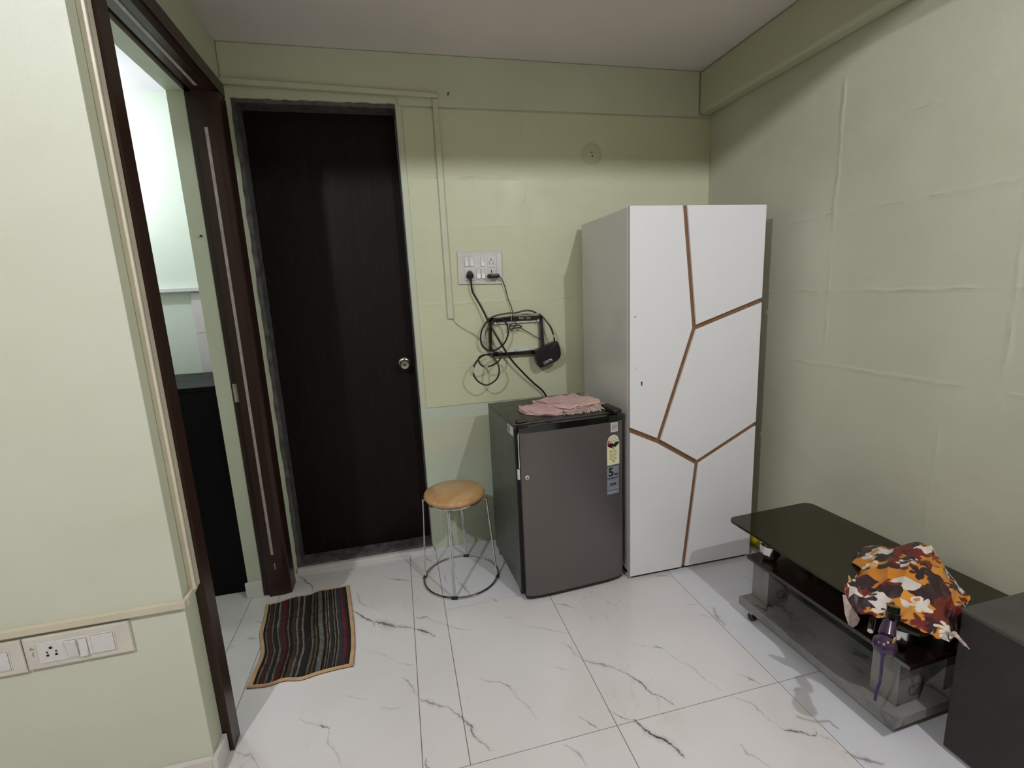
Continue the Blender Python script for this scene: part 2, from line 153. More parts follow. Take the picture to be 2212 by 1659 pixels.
# ---------------------------------------------------------------- floor marble, with its veins as curve functions
def marble_floor():
    q = NT('floor_marble'); P = q.geo(); x, y, z = q.sep(P)
    base = q.mix(q.rng(q.noise(P, 1.1, 3), 0.35, 0.7), srgb((229, 226, 228)), srgb((217, 213, 214)))
    base = q.mix(q.math('MULTIPLY', q.rng(q.noise(P, 2.3, 4, 0.6, 0.8), 0.5, 0.72), 0.25), base, srgb((214, 203, 192)))
    # the strip of tiles along the right wall and the patched tile are a colder white
    cold = q.rng(x, 1.284, 1.286)
    pa = q.math('MULTIPLY', q.math('MULTIPLY', q.rng(x, .1045, .1055), q.rng(x, .6205, .6215, 1, 0)), q.rng(y, 2.1095, 2.1105))
    base = q.mix(q.math('MULTIPLY', q.math('MAXIMUM', cold, pa), 0.8), base, srgb((220, 222, 230)))
    # placed veins; each becomes param -> value on one of several curve layers
    x0, x1, y0, y1 = -1.2, 2.0, 0.7, 2.9
    layers = []
    for v in sorted(D['veins'], key=lambda v: -len(v)):
        s, w, pts = v[0], v[1], v[2:]
        dx = abs(pts[-1][0]-pts[0][0]); dy = abs(pts[-1][1]-pts[0][1])
        ax = 0 if dx > 0.8*dy else 1
        pp = sorted([(p[ax], p[1-ax]) for p in pts])
        qq = [pp[0]]
        for p in pp[1:]:
            if p[0] - qq[-1][0] > 0.004: qq.append(p)
        if len(qq) < 2: continue
        for L in layers:
            if L['ax'] == ax and all(qq[-1][0]+0.03 < a or qq[0][0]-0.03 > b for a, b in L['used']):
                L['used'].append((qq[0][0], qq[-1][0])); L['v'].append((s, w, qq)); break
        else:
            layers.append({'ax': ax, 'used': [(qq[0][0], qq[-1][0])], 'v': [(s, w, qq)]})
    wob = q.math('MULTIPLY', q.math('SUBTRACT', q.noise(P, 28, 4, 0.65), 0.5), 0.035)
    wob2 = q.rng(q.noise(P, 60, 3), 0.3, 0.7, 0.55, 1.35)
    total = None; tone = None
    lo = (x0, y0); hi = (x1, y1)
    for L in layers:
        a = L['ax']; src = (x, y)[a]; oth = (x, y)[1-a]
        A0, A1 = lo[a], hi[a]; B0, B1 = lo[1-a], hi[1-a]
        t = q.rng(src, A0, A1)
        n = q.add('ShaderNodeRGBCurve'); mp = n.mapping
        mp.use_clip = False
        cr, cg, cb = mp.curves[0], mp.curves[1], mp.curves[2]
        def setc(c, pts):
            pts = sorted(pts)
            c.points[0].location = (0, pts[0][1]); c.points[1].location = (1, pts[-1][1])
            for px, py in pts:
                if 0.001 < px < 0.999: 
                    k = c.points.new(px, py); k.handle_type = 'VECTOR'
            for k in c.points: k.handle_type = 'VECTOR'
        R, G, Bc = [], [], []
        for s, w, qq in L['v']:
            for (pa_, pb) in qq: R.append(((pa_-A0)/(A1-A0), (pb-B0)/(B1-B0)))
            t0, t1 = (qq[0][0]-A0)/(A1-A0), (qq[-1][0]-A0)/(A1-A0)
            e = 0.005
            tm = 0.5*(t0+t1)
            G += [(t0-e, 0), (t0, 0.35*w/20), (tm, w/20), (t1, 0.4*w/20), (t1+e, 0)]
            Bc += [(t0-e, 0), (t0, s*0.7), (tm, s), (t1, s*0.8), (t1+e, 0)]
        setc(cr, R); setc(cg, G); setc(cb, Bc)
        mp.update()
        q.put(n.inputs['Color'], q.comb(t, t, t))
        so = q.add('ShaderNodeSeparateColor'); q.put(so.inputs[0], n.outputs[0])
        yy = q.math('MULTIPLY_ADD', so.outputs[0], (B1-B0), B0)
        d = q.math('ABSOLUTE', q.math('SUBTRACT', q.math('ADD', oth, wob), yy))
        wd_ = q.math('MULTIPLY', so.outputs[1], 0.017)
        wd_ = q.math('MULTIPLY', wd_, wob2)
        wd_ = q.math('ADD', wd_, 0.0002)
        mk = q.math('SUBTRACT', 1.0, q.math('DIVIDE', d, wd_), clamp=True)
        mk = q.math('POWER', mk, 0.5)
        mk = q.math('MULTIPLY', mk, so.outputs[2])
        halo = q.math('MULTIPLY', q.math('SUBTRACT', 1.0, q.math('DIVIDE', d, q.math('MULTIPLY', wd_, 3.5)), clamp=True), q.math('MULTIPLY', so.outputs[2], 0.26))
        mk = q.math('MAXIMUM', mk, halo)
        total = mk if total is None else q.math('MAXIMUM', total, mk)
    # random fine veins elsewhere, very faint
    e = q.math('ABSOLUTE', q.math('SUBTRACT', q.noise(q.vscale(P, (1, .6, 1)), 2.2, 5, 0.62, 0.6), 0.5))
    far = q.math('MULTIPLY', q.rng(e, 0.0, 0.006, 1, 0), q.math('MULTIPLY', q.rng(q.noise(P, 1.7, 2), .5, .62), 0.16))
    total = q.math('MAXIMUM', q.math('MULTIPLY', total, 1.2, clamp=True), far)
    veinc = q.mix(q.rng(q.noise(P, 9, 2), 0.4, 0.62), srgb((66, 62, 66)), srgb((112, 96, 82)))
    q.put(q.b.inputs['Base Color'], q.mix(total, base, veinc))
    q.put(q.b.inputs['Roughness'], q.rng(q.noise(P, 5, 3), 0.3, 0.7, 0.10, 0.17))
    q.b.inputs['Specular IOR Level'].default_value = 0.45
    q.bump(q.noise(P, 2.0, 2), 0.03, 0.004)
    return q.m

def grey_marble():
    q = NT('table_marble_laminate'); P = q.objc()
    c = q.mix(q.rng(q.noise(P, 5, 4), 0.35, 0.65), srgb((138, 137, 134)), srgb((106, 105, 103)))
    e = q.math('ABSOLUTE', q.math('SUBTRACT', q.noise(q.vscale(P, (1, .55, 1)), 2.6, 5, 0.6, 1.0), 0.5))
    v = q.math('MULTIPLY', q.rng(e, 0.0, 0.016, 1, 0), q.rng(q.noise(P, 4, 2), 0.42, 0.55))
    c = q.mix(v, c, srgb((52, 44, 46)))
    q.put(q.b.inputs['Base Color'], c)
    q.b.inputs['Roughness'].default_value = 0.38
    return q.m

def dark_wood(name, a, b, rough=0.35, axis=(6, 6, 0.7), bump=0.15, spec=.4):
    q = NT(name); P = q.vscale(q.objc(), axis)
    n = q.noise(P, 4, 5, 0.62, 1.2)
    c = q.ramp(n, [(0.25, srgb(a)), (0.5, srgb(b)), (0.75, srgb(a))])
    c = q.mix(q.rng(q.noise(P, 16, 3, .6), .55, .75), c, srgb(tuple(min(255, v+10) for v in b)))
    q.put(q.b.inputs['Base Color'], c); q.b.inputs['Roughness'].default_value = rough
    q.b.inputs['Specular IOR Level'].default_value = spec
    q.bump(n, bump, 0.001)
    return q.m

def emit(name, rgb, s):
    q = NT(name); q.b.inputs['Emission Color'].default_value = srgb(rgb); q.b.inputs['Emission Strength'].default_value = s
    q.b.inputs['Base Color'].default_value = (1, 1, 1, 1); return q.m

M = {}
M['wall'] = wall_mat('wall_paint_green', (199, 204, 184), (190, 196, 174), stain=.35)
M['wall_near'] = wall_mat('wall_paint_near', (208, 211, 197), (200, 205, 188), stain=.3, mott=.35)
M['panel'] = wall_mat('wall_sheet_painted', (205, 208, 178), (197, 201, 170),
    seams=[('z', 2.117, 'x', .13, 1.9, 1.0), ('z', 1.45, 'x', .13, 1.3, .8), ('z', 1.09, 'x', .3, 1.1, .6), ('x', .75, 'z', 1.45, 2.4, .8), ('z', 1.86, 'x', .13, 1.0, .4)], mott=.45)
M['wall_low'] = wall_mat('wall_paint_back', (200, 206, 184), (193, 199, 175), low=(0.60, (192, 207, 187)), stain=.45,
    seams=[('x', .165, 'z', .02, .8, .8), ('z', .80, 'x', .14, .48, .7)])
M['wall_right'] = wall_mat('wall_paint_right', (197, 198, 180), (187, 189, 168),
    seams=[('y', 1.812, 'z', 1.2, 2.3, 1.0), ('y', 1.125, 'z', .9, 2.2, 1.0), ('y', 1.30, 'z', .45, .9, .8), ('z', 2.09, 'y', 1.0, 2.1, .7),
           ('z', 1.77, 'y', 1.0, 2.05, .9), ('z', 1.438, 'y', 1.0, 2.2, 1.0), ('z', 1.1, 'y', .9, 2.0, .7)], mott=.55, rough=.36)
M['wall_plain'] = simple('plain_wall_paint', (122, 112, 88), .7)
M['ceil'] = wall_mat('ceiling_paint', (228, 220, 218), (220, 212, 210), stain=.2, mott=.2, rough=.6)
M['beam'] = wall_mat('beam_paint', (190, 193, 166), (182, 186, 158), stain=.5)
M['floor'] = marble_floor()
M['grout'] = simple('grout_grey', (104, 96, 90), .8)
M['skirt'] = simple('skirting_tile', (214, 210, 208), .2, var=.05)
M['kwall'] = wall_mat('kitchen_paint', (222, 228, 220), (216, 223, 214), stain=.1, mott=.15)
M['ktile'] = simple('kitchen_tile', (222, 210, 214), .15, var=.04, vs=4)
M['kceil'] = simple('kitchen_ceiling_paint', (220, 212, 220), .7, var=.02)
M['white'] = simple('white_plastic', (216, 214, 214), .28, var=.02)
M['offwhite'] = simple('aged_white_plastic', (208, 204, 196), .35, var=.05, vs=14)
M['cream'] = simple('cream_trunking_plastic', (206, 198, 178), .4, var=.06, vs=9)
M['trunk_green'] = simple('painted_trunking', (200, 201, 176), .42, var=.05, vs=7)
M['brown'] = dark_wood('brown_polished_frame', (42, 25, 20), (51, 31, 25), .32)
M['door'] = dark_wood('dark_laminate_door', (19, 14, 13), (25, 19, 17), .5, axis=(5, 5, .35), bump=.12, spec=.14)
M['stone'] = simple('grey_granite_lining', (92, 92, 92), .5, var=.35, vs=22, bump=.5, bs=40)
M['seal'] = simple('worn_aluminium_strip', (172, 158, 154), .45, var=.18, vs=18)
M['steel'] = simple('brushed_steel', (190, 188, 184), .25, 1.0, var=.05)
M['chrome'] = simple('chrome', (214, 214, 216), .14, 1.0, var=.02)
M['darkchrome'] = simple('dark_chrome', (70, 64, 66), .08, 1.0, var=.05)
M['black'] = simple('black_plastic', (20, 20, 21), .35, var=.1)
M['blackgloss'] = simple('black_gloss', (10, 10, 10), .12, var=.1, coat=.6)
M['rubber'] = simple('black_rubber', (16, 16, 17), .6)
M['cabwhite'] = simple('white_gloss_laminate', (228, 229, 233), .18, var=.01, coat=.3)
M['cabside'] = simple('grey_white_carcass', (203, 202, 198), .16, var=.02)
M['groove'] = dark_wood('walnut_groove', (116, 82, 56), (134, 98, 70), .4, axis=(3, 3, 1), bump=.05)
M['plinth'] = simple('dark_brown_plinth', (52, 34, 28), .5)
M['fridge_side'] = simple('fridge_side_steel', (92, 93, 88), .34, .35, var=.04, bump=.06, bs=500)
M['fridge_door'] = simple('fridge_door_steel', (106, 101, 100), .30, .5, var=.0)
M['fridge_top'] = simple('fridge_top_black', (46, 46, 44), .32, var=.06)
M['blackboard'] = simple('black_sheet', (5, 5, 6), .45, var=.1, spec=.15)
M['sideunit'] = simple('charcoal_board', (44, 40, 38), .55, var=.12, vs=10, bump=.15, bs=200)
M['sideunit_lit_top'] = simple('charcoal_lit_top', (74, 72, 68), .5, var=.12, vs=12)  # same charcoal as the body, with the light on its top put into the colour
M['marble2'] = grey_marble()
M['brownboard'] = simple('brown_gloss_board', (36, 23, 17), .25, var=.1, coat=.4)
M['yellow'] = simple('yellow_plastic_film', (222, 204, 30), .3, var=.12, vs=25)
M['wood_seat'] = None
M['bulb'] = emit('lamp_glow', (255, 248, 248), BULB)
M['kbulb'] = emit('kitchen_lamp_glow', (246, 252, 250), KBULB)
M['print_black'] = simple('print_black', (14, 14, 14), .5)
M['print_white'] = simple('print_white', (214, 216, 220), .4)
M['print_grey'] = simple('print_grey', (120, 122, 122), .5)
M['label_cream'] = simple('label_cream', (226, 224, 176), .4, var=.02)
M['label_red'] = simple('label_red', (176, 40, 48), .4)
M['label_yellow'] = simple('label_yellow', (230, 206, 60), .4)
M['label_silver'] = simple('label_silver', (146, 154, 166), .35, .3, var=.08, vs=14)
M['badge_face'] = simple('badge_pearl', (186, 184, 182), .35, .2, var=.03)
M['purple'] = simple('purple_plastic', (66, 42, 68), .22, var=.06, coat=.3)
M['cordblue'] = simple('violet_cord', (52, 38, 92), .6)
M['cable'] = simple('black_cable', (22, 23, 22), .4, var=.1)
M['cablethin'] = simple('dark_thin_cable', (50, 48, 40), .5)
M['cablewhite'] = simple('grimy_white_cable', (176, 174, 158), .5, var=.15, vs=40)
M['cover'] = simple('painted_cover_plate', (196, 200, 166), .4)
M['liner'] = simple('pale_liner', (204, 212, 214), .35, var=.2, vs=60)
M['gap_shade'] = simple('gap_shade_grey', (132, 130, 126), .6)  # grey painted in for the shade in the gaps round the rockers
M['hole'] = simple('socket_hole', (26, 24, 24), .7)

def wood_seat():
    q = NT('beech_seat'); P = q.objc(); x, y, z = q.sep(P)
    # glued staves running diagonally, slightly different tones
    k = q.math('MULTIPLY', q.math('ADD', q.math('MULTIPLY', x, .75), q.math('MULTIPLY', y, -.66)), 16.0)
    st = q.math('FLOOR', k)
    wn = q.add('ShaderNodeTexWhiteNoise', noise_dimensions='1D'); q.put(wn.inputs['W'], st)
    c = q.mix(wn.outputs[0], srgb((212, 170, 120)), srgb((196, 150, 98)))
    al = q.comb(q.math('MULTIPLY', k, 1.4), q.math('MULTIPLY', q.math('ADD', q.math('MULTIPLY', x, .66), q.math('MULTIPLY', y, .75)), 2.0), st)
    c = q.mix(q.rng(q.noise(al, 3.0, 4, .6, .8), .45, .7, 0, .45), c, srgb((170, 112, 62)))
    q.put(q.b.inputs['Base Color'], c); q.b.inputs['Roughness'].default_value = .28
    q.b.inputs['Coat Weight'].default_value = .3
    return q.m
M['wood_seat'] = wood_seat()

def tinted_glass():
    q = NT('brown_tinted_glass')
    q.b.inputs['Base Color'].default_value = srgb((86, 80, 60))
    q.b.inputs['Roughness'].default_value = .05
    tr = q.add('ShaderNodeBsdfTransparent'); tr.inputs[0].default_value = srgb((146, 138, 116))
    gl = q.add('ShaderNodeBsdfGlossy'); gl.inputs['Roughness'].default_value = .04
    fr = q.add('ShaderNodeFresnel'); fr.inputs['IOR'].default_value = 1.5
    mx = q.add('ShaderNodeMixShader'); q.put(mx.inputs[0], q.math('MULTIPLY', fr.outputs[0], .85))
    q.t.links.new(tr.outputs[0], mx.inputs[1]); q.t.links.new(gl.outputs[0], mx.inputs[2])
    mx2 = q.add('ShaderNodeMixShader'); mx2.inputs[0].default_value = .28
    q.t.links.new(mx.outputs[0], mx2.inputs[1]); q.t.links.new(q.b.outputs[0], mx2.inputs[2])
    q.t.links.new(mx2.outputs[0], q.n['Material Output'].inputs[0])
    return q.m
M['glass'] = tinted_glass()

def floral():
    q = NT('floral_satin'); P = q.objc(); 
    w = q.add('ShaderNodeVectorMath', operation='ADD')
    q.put(w.inputs[0], P); q.put(w.inputs[1], q.vscale(q.noisec(P, 16, 2), (.035, .035, .035)))
    def vor(scale, off):
        a = q.add('ShaderNodeVectorMath', operation='ADD'); q.put(a.inputs[0], w.outputs[0]); a.inputs[1].default_value = off
        v = q.add('ShaderNodeTexVoronoi'); q.put(v.inputs['Vector'], a.outputs[0]); v.inputs['Scale'].default_value = scale
        return v
    v0 = vor(17, (0, 0, 0)); s0 = q.sep(v0.outputs['Color'])[0]
    c = q.ramp(s0, [(0, srgb((52, 28, 34))), (.30, srgb((204, 130, 40))), (.52, srgb((214, 206, 198))), (.68, srgb((112, 34, 26))), (.86, srgb((210, 142, 56)))], 'CONSTANT')
    # flower heads: petals as a lobed distance field round each cell centre
    for sc, off, col, rad in ((11, (.3, .1, .2), (112, 28, 26), .36), (11, (.7, .4, .9), (220, 213, 206), .38), (11, (.15, .8, .4), (50, 28, 38), .34), (14, (.5, .6, .1), (212, 144, 54), .26)):
        v = vor(sc, off)
        vv = q.add('ShaderNodeVectorMath', operation='SUBTRACT')
        a = q.add('ShaderNodeVectorMath', operation='ADD'); q.put(a.inputs[0], w.outputs[0]); a.inputs[1].default_value = off
        q.put(vv.inputs[0], a.outputs[0]); q.put(vv.inputs[1], v.outputs['Position'])
        X, Y, Z = q.sep(vv.outputs[0])
        ang = q.math('ARCTAN2', q.math('ADD', Y, Z), X)
        lob = q.math('MULTIPLY_ADD', q.math('ABSOLUTE', q.math('COSINE', q.math('MULTIPLY', ang, 2.5))), .6, .42)
        fac = q.math('LESS_THAN', q.math('DIVIDE', v.outputs['Distance'], lob), rad)
        c = q.mix(fac, c, srgb(col))
    q.put(q.b.inputs['Base Color'], c)
    q.b.inputs['Roughness'].default_value = .30
    q.b.inputs['Specular IOR Level'].default_value = .6
    q.bump(q.noise(P, 40, 3), .25, .002)
    return q.m
M['floral'] = floral()

def towel():
    q = NT('pink_towel_cloth'); P = q.objc()
    c = q.mix(q.rng(q.noise(P, 30, 3), .35, .65), srgb((216, 182, 182)), srgb((204, 164, 166)))
    e = q.math('ABSOLUTE', q.math('SUBTRACT', q.noise(P, 22, 2, .5, 1.5), .5))
    c = q.mix(q.math('MULTIPLY', q.rng(e, 0, .012, 1, 0), .5), c, srgb((150, 116, 112)))
    c = q.mix(q.rng(q.noise(P, 12, 2), .58, .66, 0, .5), c, srgb((216, 190, 160)))
    q.put(q.b.inputs['Base Color'], c); q.b.inputs['Roughness'].default_value = .9
    q.bump(q.noise(P, 160, 3), .6, .002)
    return q.m
M['towel'] = towel()
M['fringe'] = simple('towel_fringe_thread', (208, 190, 180), .9, var=.2, vs=60)

# ---------------------------------------------------------------- mesh helpers
WM = {}
def link(name, data, parent=None, label=None, cat=None, group=None, kind=None):
    o = bpy.data.objects.new(name, data); COL.objects.link(o)
    if parent is not None: o.parent = parent
    for k, v in (('label', label), ('category', cat), ('group', group), ('kind', kind)):
        if v: o[k] = v
    return o
def thing(name, loc, rz=0.0, **kw):
    o = link(name, None, **kw); o.empty_display_size = .05
    o.location = loc; o.rotation_euler = (0, 0, rz)
    WM[o.name] = Matrix.Translation(loc) @ Matrix.Rotation(rz, 4, 'Z')
    return o
def build(name, bm, mat, parent=None, smooth=False, world=True, origin=None, **kw):
    """finish a bmesh as ONE object. world=True: vertices are given in room coordinates"""
    bmesh.ops.recalc_face_normals(bm, faces=bm.faces)
    inv = None
    pw = Matrix.Identity(4)
    if parent is not None: pw = WM.get(parent.name, Matrix.Identity(4))
    if world: bm.transform(pw.inverted())
    # put the origin at the base centre of the piece
    xs = [v.co for v in bm.verts]
    c = Vector((sum((min(v[i] for v in xs), max(v[i] for v in xs)))/2 for i in range(3))); c.z = min(v.z for v in xs)
    keep = kw.pop('keep', False)
    if keep: c = Vector((0, 0, 0))
    bmesh.ops.translate(bm, verts=bm.verts, vec=-c)
    me = bpy.data.meshes.new(name); bm.to_mesh(me); bm.free()
    if mat is not None:
        for mm in (mat if isinstance(mat, (list, tuple)) else [mat]): me.materials.append(mm)
    if smooth:
        for p in me.polygons: p.use_smooth = True
        try: me.set_sharp_from_angle(angle=math.radians(40))
        except Exception: pass
    o = link(name, me, parent, **kw); o.location = c
    WM[o.name] = pw @ Matrix.Translation(c)
    return o
def bev(bm, geom_edges, w, seg=2):
    bmesh.ops.bevel(bm, geom=geom_edges, offset=w, segments=seg, affect='EDGES', profile=.5, clamp_overlap=True)
def box(bm, x0, x1, y0, y1, z0, z1, b=0.0, seg=2):
    vs = [bm.verts.new(p) for p in ((x0, y0, z0), (x1, y0, z0), (x1, y1, z0), (x0, y1, z0), (x0, y0, z1), (x1, y0, z1), (x1, y1, z1), (x0, y1, z1))]
    fs = [bm.faces.new([vs[i] for i in q]) for q in ((3, 2, 1, 0), (4, 5, 6, 7), (0, 1, 5, 4), (1, 2, 6, 5), (2, 3, 7, 6), (3, 0, 4, 7))]
    if b: bev(bm, list({e for f_ in fs for e in f_.edges}), b, seg)
    return vs
def bx(*a, **k):
    bm = bmesh.new(); box(bm, *a, **k); return bm
def prism(bm, pts, ext, b=0.0, seg=2):
    """pts: list of 3D points (planar), ext: extrusion vector"""
    e = Vector(ext)
    a = [bm.verts.new(Vector(p)) for p in pts]; c = [bm.verts.new(Vector(p)+e) for p in pts]
    n = len(pts); fs = [bm.faces.new(a[::-1]), bm.faces.new(c)]
    for i in range(n): fs.append(bm.faces.new((a[i], a[(i+1) % n], c[(i+1) % n], c[i])))
    if b: bev(bm, list({e_ for f_ in fs[:2] for e_ in f_.edges}), b, seg)
    return bm
def smoothpath(pts, n=6):
    P = [Vector(p) for p in pts]; out = []
    for i in range(len(P)-1):
        p0 = P[max(0, i-1)]; p1 = P[i]; p2 = P[i+1]; p3 = P[min(len(P)-1, i+2)]
        for k in range(n):
            t = k/n
            out.append(.5*((2*p1)+(-p0+p2)*t+(2*p0-5*p1+4*p2-p3)*t*t+(-p0+3*p1-3*p2+p3)*t**3))
    out.append(P[-1]); return out
def tube(bm, pts, rad, seg=8, closed=False, cap=True):
    P = [Vector(p) for p in pts]; n = len(P); rings = []
    rr = rad if hasattr(rad, '__len__') else [rad]*n
    ref = None
    for i, p in enumerate(P):
        a = P[(i-1) % n] if (closed or i > 0) else p
        b = P[(i+1) % n] if (closed or i < n-1) else p
        t = (b-a).normalized()
        if ref is None:
            ref = Vector((0, 0, 1)) if abs(t.z) < .9 else Vector((1, 0, 0))
        nx = (ref - t*ref.dot(t)).normalized(); ref = nx
        ny = t.cross(nx)
        rings.append([bm.verts.new(p + (nx*math.cos(2*PI*k/seg)+ny*math.sin(2*PI*k/seg))*rr[i]) for k in range(seg)])
    m_ = n if closed else n-1
    for i in range(m_):
        A, B = rings[i], rings[(i+1) % n]
        for k in range(seg): bm.faces.new((A[k], A[(k+1) % seg], B[(k+1) % seg], B[k]))
    if cap and not closed:
        bm.faces.new(rings[0][::-1]); bm.faces.new(rings[-1])
    return bm
def lathe(bm, prof, c=(0, 0, 0), seg=32, axis='z', M_=None):
    """prof: list of (radius, height)"""
    rings = []; c = Vector(c)
    for (r_, h) in prof:
        ring = []
        for k in range(seg if r_ > 1e-6 else 1):
            a = 2*PI*k/seg
            p = Vector((r_*math.cos(a), r_*math.sin(a), h))
            if M_ is not None: p = M_ @ p
            elif axis == 'y': p = Vector((p.x, -p.z, p.y))
            ring.append(bm.verts.new(p+c))
        rings.append(ring)
    for A, B in zip(rings, rings[1:]):
        if len(A) == 1 and len(B) == 1: continue
        if len(A) == 1:
            for k in range(seg): bm.faces.new((A[0], B[k], B[(k+1) % seg]))
        elif len(B) == 1:
            for k in range(seg): bm.faces.new((A[k], A[(k+1) % seg], B[0]))
        else:
            for k in range(seg): bm.faces.new((A[k], A[(k+1) % seg], B[(k+1) % seg], B[k]))
    if len(rings[0]) > 1: bm.faces.new(rings[0][::-1])
    if len(rings[-1]) > 1: bm.faces.new(rings[-1])
    return bm
def torus(bm, R, r_, c, seg=48, s2=8):
    tube(bm, [(c[0]+R*math.cos(2*PI*k/seg), c[1]+R*math.sin(2*PI*k/seg), c[2]) for k in range(seg)], r_, s2, closed=True)
    return bm
def text_bm(body, size, M_, ext=.0004, bold=.022):
    cu = bpy.data.curves.new('t', 'FONT'); cu.body = body; cu.size = size; cu.extrude = ext; cu.resolution_u = 3; cu.offset = size*bold
    cu.align_x = 'CENTER'; cu.align_y = 'CENTER'
    ob = bpy.data.objects.new('t', cu)
    me = bpy.data.meshes.new_from_object(ob)
    bm = bmesh.new(); bm.from_mesh(me); bm.transform(M_)
    bpy.data.objects.remove(ob); bpy.data.meshes.remove(me); bpy.data.curves.remove(cu)
    return bm

# ================================================================ STRUCTURE
def struct(name, bm, mat, **kw): return build(name, bm, mat, kind='structure', **kw)
# ---- floor slab and tiles
fl = struct('floor', bx(-2.7, 2.1, -2.75, 3.45, -.06, -.0016), M['grout'])
tb = None
xs = [-2.72, -2.053, -1.386, -.719, -.046, .621, 1.285, 1.952]
ys = [-2.70, -1.365, -.03, 1.305, 2.64, 3.40]
g = .0013
rects = []
for i in range(len(xs)-1):
    for j in range(len(ys)-1):
        r4 = (xs[i], xs[i+1], ys[j], ys[j+1])
        if i == 4 and j == 3:
            rects += [(-.046, .105, 1.305, 2.64), (.105, .621, 1.305, 2.11), (.105, .621, 2.11, 2.71)]
        elif i == 4 and j == 4:
            rects += [(-.046, .105, 2.64, 2.71)]
        elif i == 2 and j == 3:
            rects += [(xs[2], -.860, 1.305, 2.64), (-.860, -.719, 1.305, 2.64)]
        elif j == 4 and i > 2:
            rects.append((r4[0], r4[1], 2.64, 2.71))
        else: rects.append(r4)
for a in rects:
    bm = bmesh.new(); box(bm, a[0]+g, a[1]-g, a[2]+g, a[3]-g, -.012, 0)
    build('tile', bm, M['floor'], fl)

# ---- walls
bm = bmesh.new()
DX0, DX1, DZ1 = -.668, .0895, 2.462
box(bm, XL-.17, DX0, YB, YB+.14, 0, ZC); box(bm, DX1, XR+.14, YB, YB+.14, 0, ZC); box(bm, DX0, DX1, YB, YB+.14, DZ1, ZC)
wb = struct('wall_back', bm, M['wall_low'])
bm = bmesh.new(); box(bm, .122, XR, YB-.005, YB, .872, 2.449, b=.002)
build('painted_sheet', bm, M['panel'], wb)
bm = bmesh.new(); prism(bm, [(XL+.001, YB, ZC-.001), (XL+.001, YB, 2.530), (.106, YB, 2.512), (.106, YB, 2.457), (1.83, YB, 2.457), (1.83, YB, ZC-.001)], (0, -.010, 0), b=.004)
build('upper_band', bm, M['wall_low'], wb)
wr = struct('wall_right', bx(XR, XR+.14, -2.6, YB, 0, ZH), M['wall_right'])
bm = bmesh.new(); box(bm, 1.832, XR, YE, YB-.001, 2.468, ZC, b=.018, seg=4)
struct('trim_1', bm, M['beam'])                         # beam running above the right wall
# left wall with the doorway opening
bm = bmesh.new()
box(bm, -.87, XL, YN+.006, 1.60, 0, ZC)                      # nib beside the switches
box(bm, -.87, XL, 1.60, 2.58, 2.47, ZC)                 # above the doorway
box(bm, -.87, XL, 2.58, YB, 0, ZC)
box(bm, -.87, -.80, 2.52, 2.58, 0, 2.47)
box(bm, -.87, -.80, 1.60, 2.58, 2.415, 2.47)
struct('wall_left', bm, M['wall'])
bm = bmesh.new(); box(bm, -2.4, -.87, YN, 1.64, 0, ZC); box(bm, -.87, XL, YN, YN+.006, 0, ZC)
struct('wall_nearside', bm, M['wall_near'])
struct('wall_far_left', bx(-2.54, -2.4, -2.6, 1.5, 0, ZH), M['wall_plain'])
struct('wall_kitchen_left', bx(-2.54, -2.4, 1.5, 3.44, 0, ZC), M['kwall'])
struct('wall_behind', bx(-2.54, XR+.14, -2.74, -2.6, 0, ZH), M['wall_plain'])
bm = bmesh.new(); box(bm, -2.4, -.73, 3.30, 3.44, 0, ZC)
wk = struct('wall_kitchen', bm, M['kwall'])
struct('wall_kitchen_side', bx(-.87, -.73, YB, 3.30, 0, ZC), M['kwall'])
# tiles on the kitchen wall
for (z0, z1) in ((.70, 1.03), (1.032, 1.343), (1.345, 1.585)):
    build('wall_tile', bx(-1.187, -.872, 3.288, 3.30, z0, z1, b=.001), M['ktile'], wk)
bm = bmesh.new(); box(bm, -2.4, -.872, 3.262, 3.30, 1.592, 1.617, b=.003); struct('trim_2', bm, M['white'])  # ledge
struct('ceiling', bx(-2.54, XR+.14, YE, YB+.14, ZC, ZH), M['ceil'])
struct('ceiling_main', bx(-2.54, XR+.14, -2.74, YE, ZH, ZH+.06), M['wall_plain'])
struct('ceiling_kitchen', bx(-2.54, -.73, 1.64, 3.44, ZC-.012, ZC-.001), M['kceil'])

# skirtings
bm = bmesh.new(); box(bm, XL, XL+.016, YN-.018, 1.578, 0, .078, b=.002); struct('baseboard_left', bm, M['skirt'])
bm = bmesh.new(); box(bm, -2.4, XL, YN-.018, YN-.0005, 0, .078, b=.002); struct('baseboard_nearside', bm, M['skirt'])
bm = bmesh.new(); box(bm, -.882, -.802, 2.506, 2.5195, 0, .088, b=.003); struct('baseboard_doorway', bm, M['skirt'])

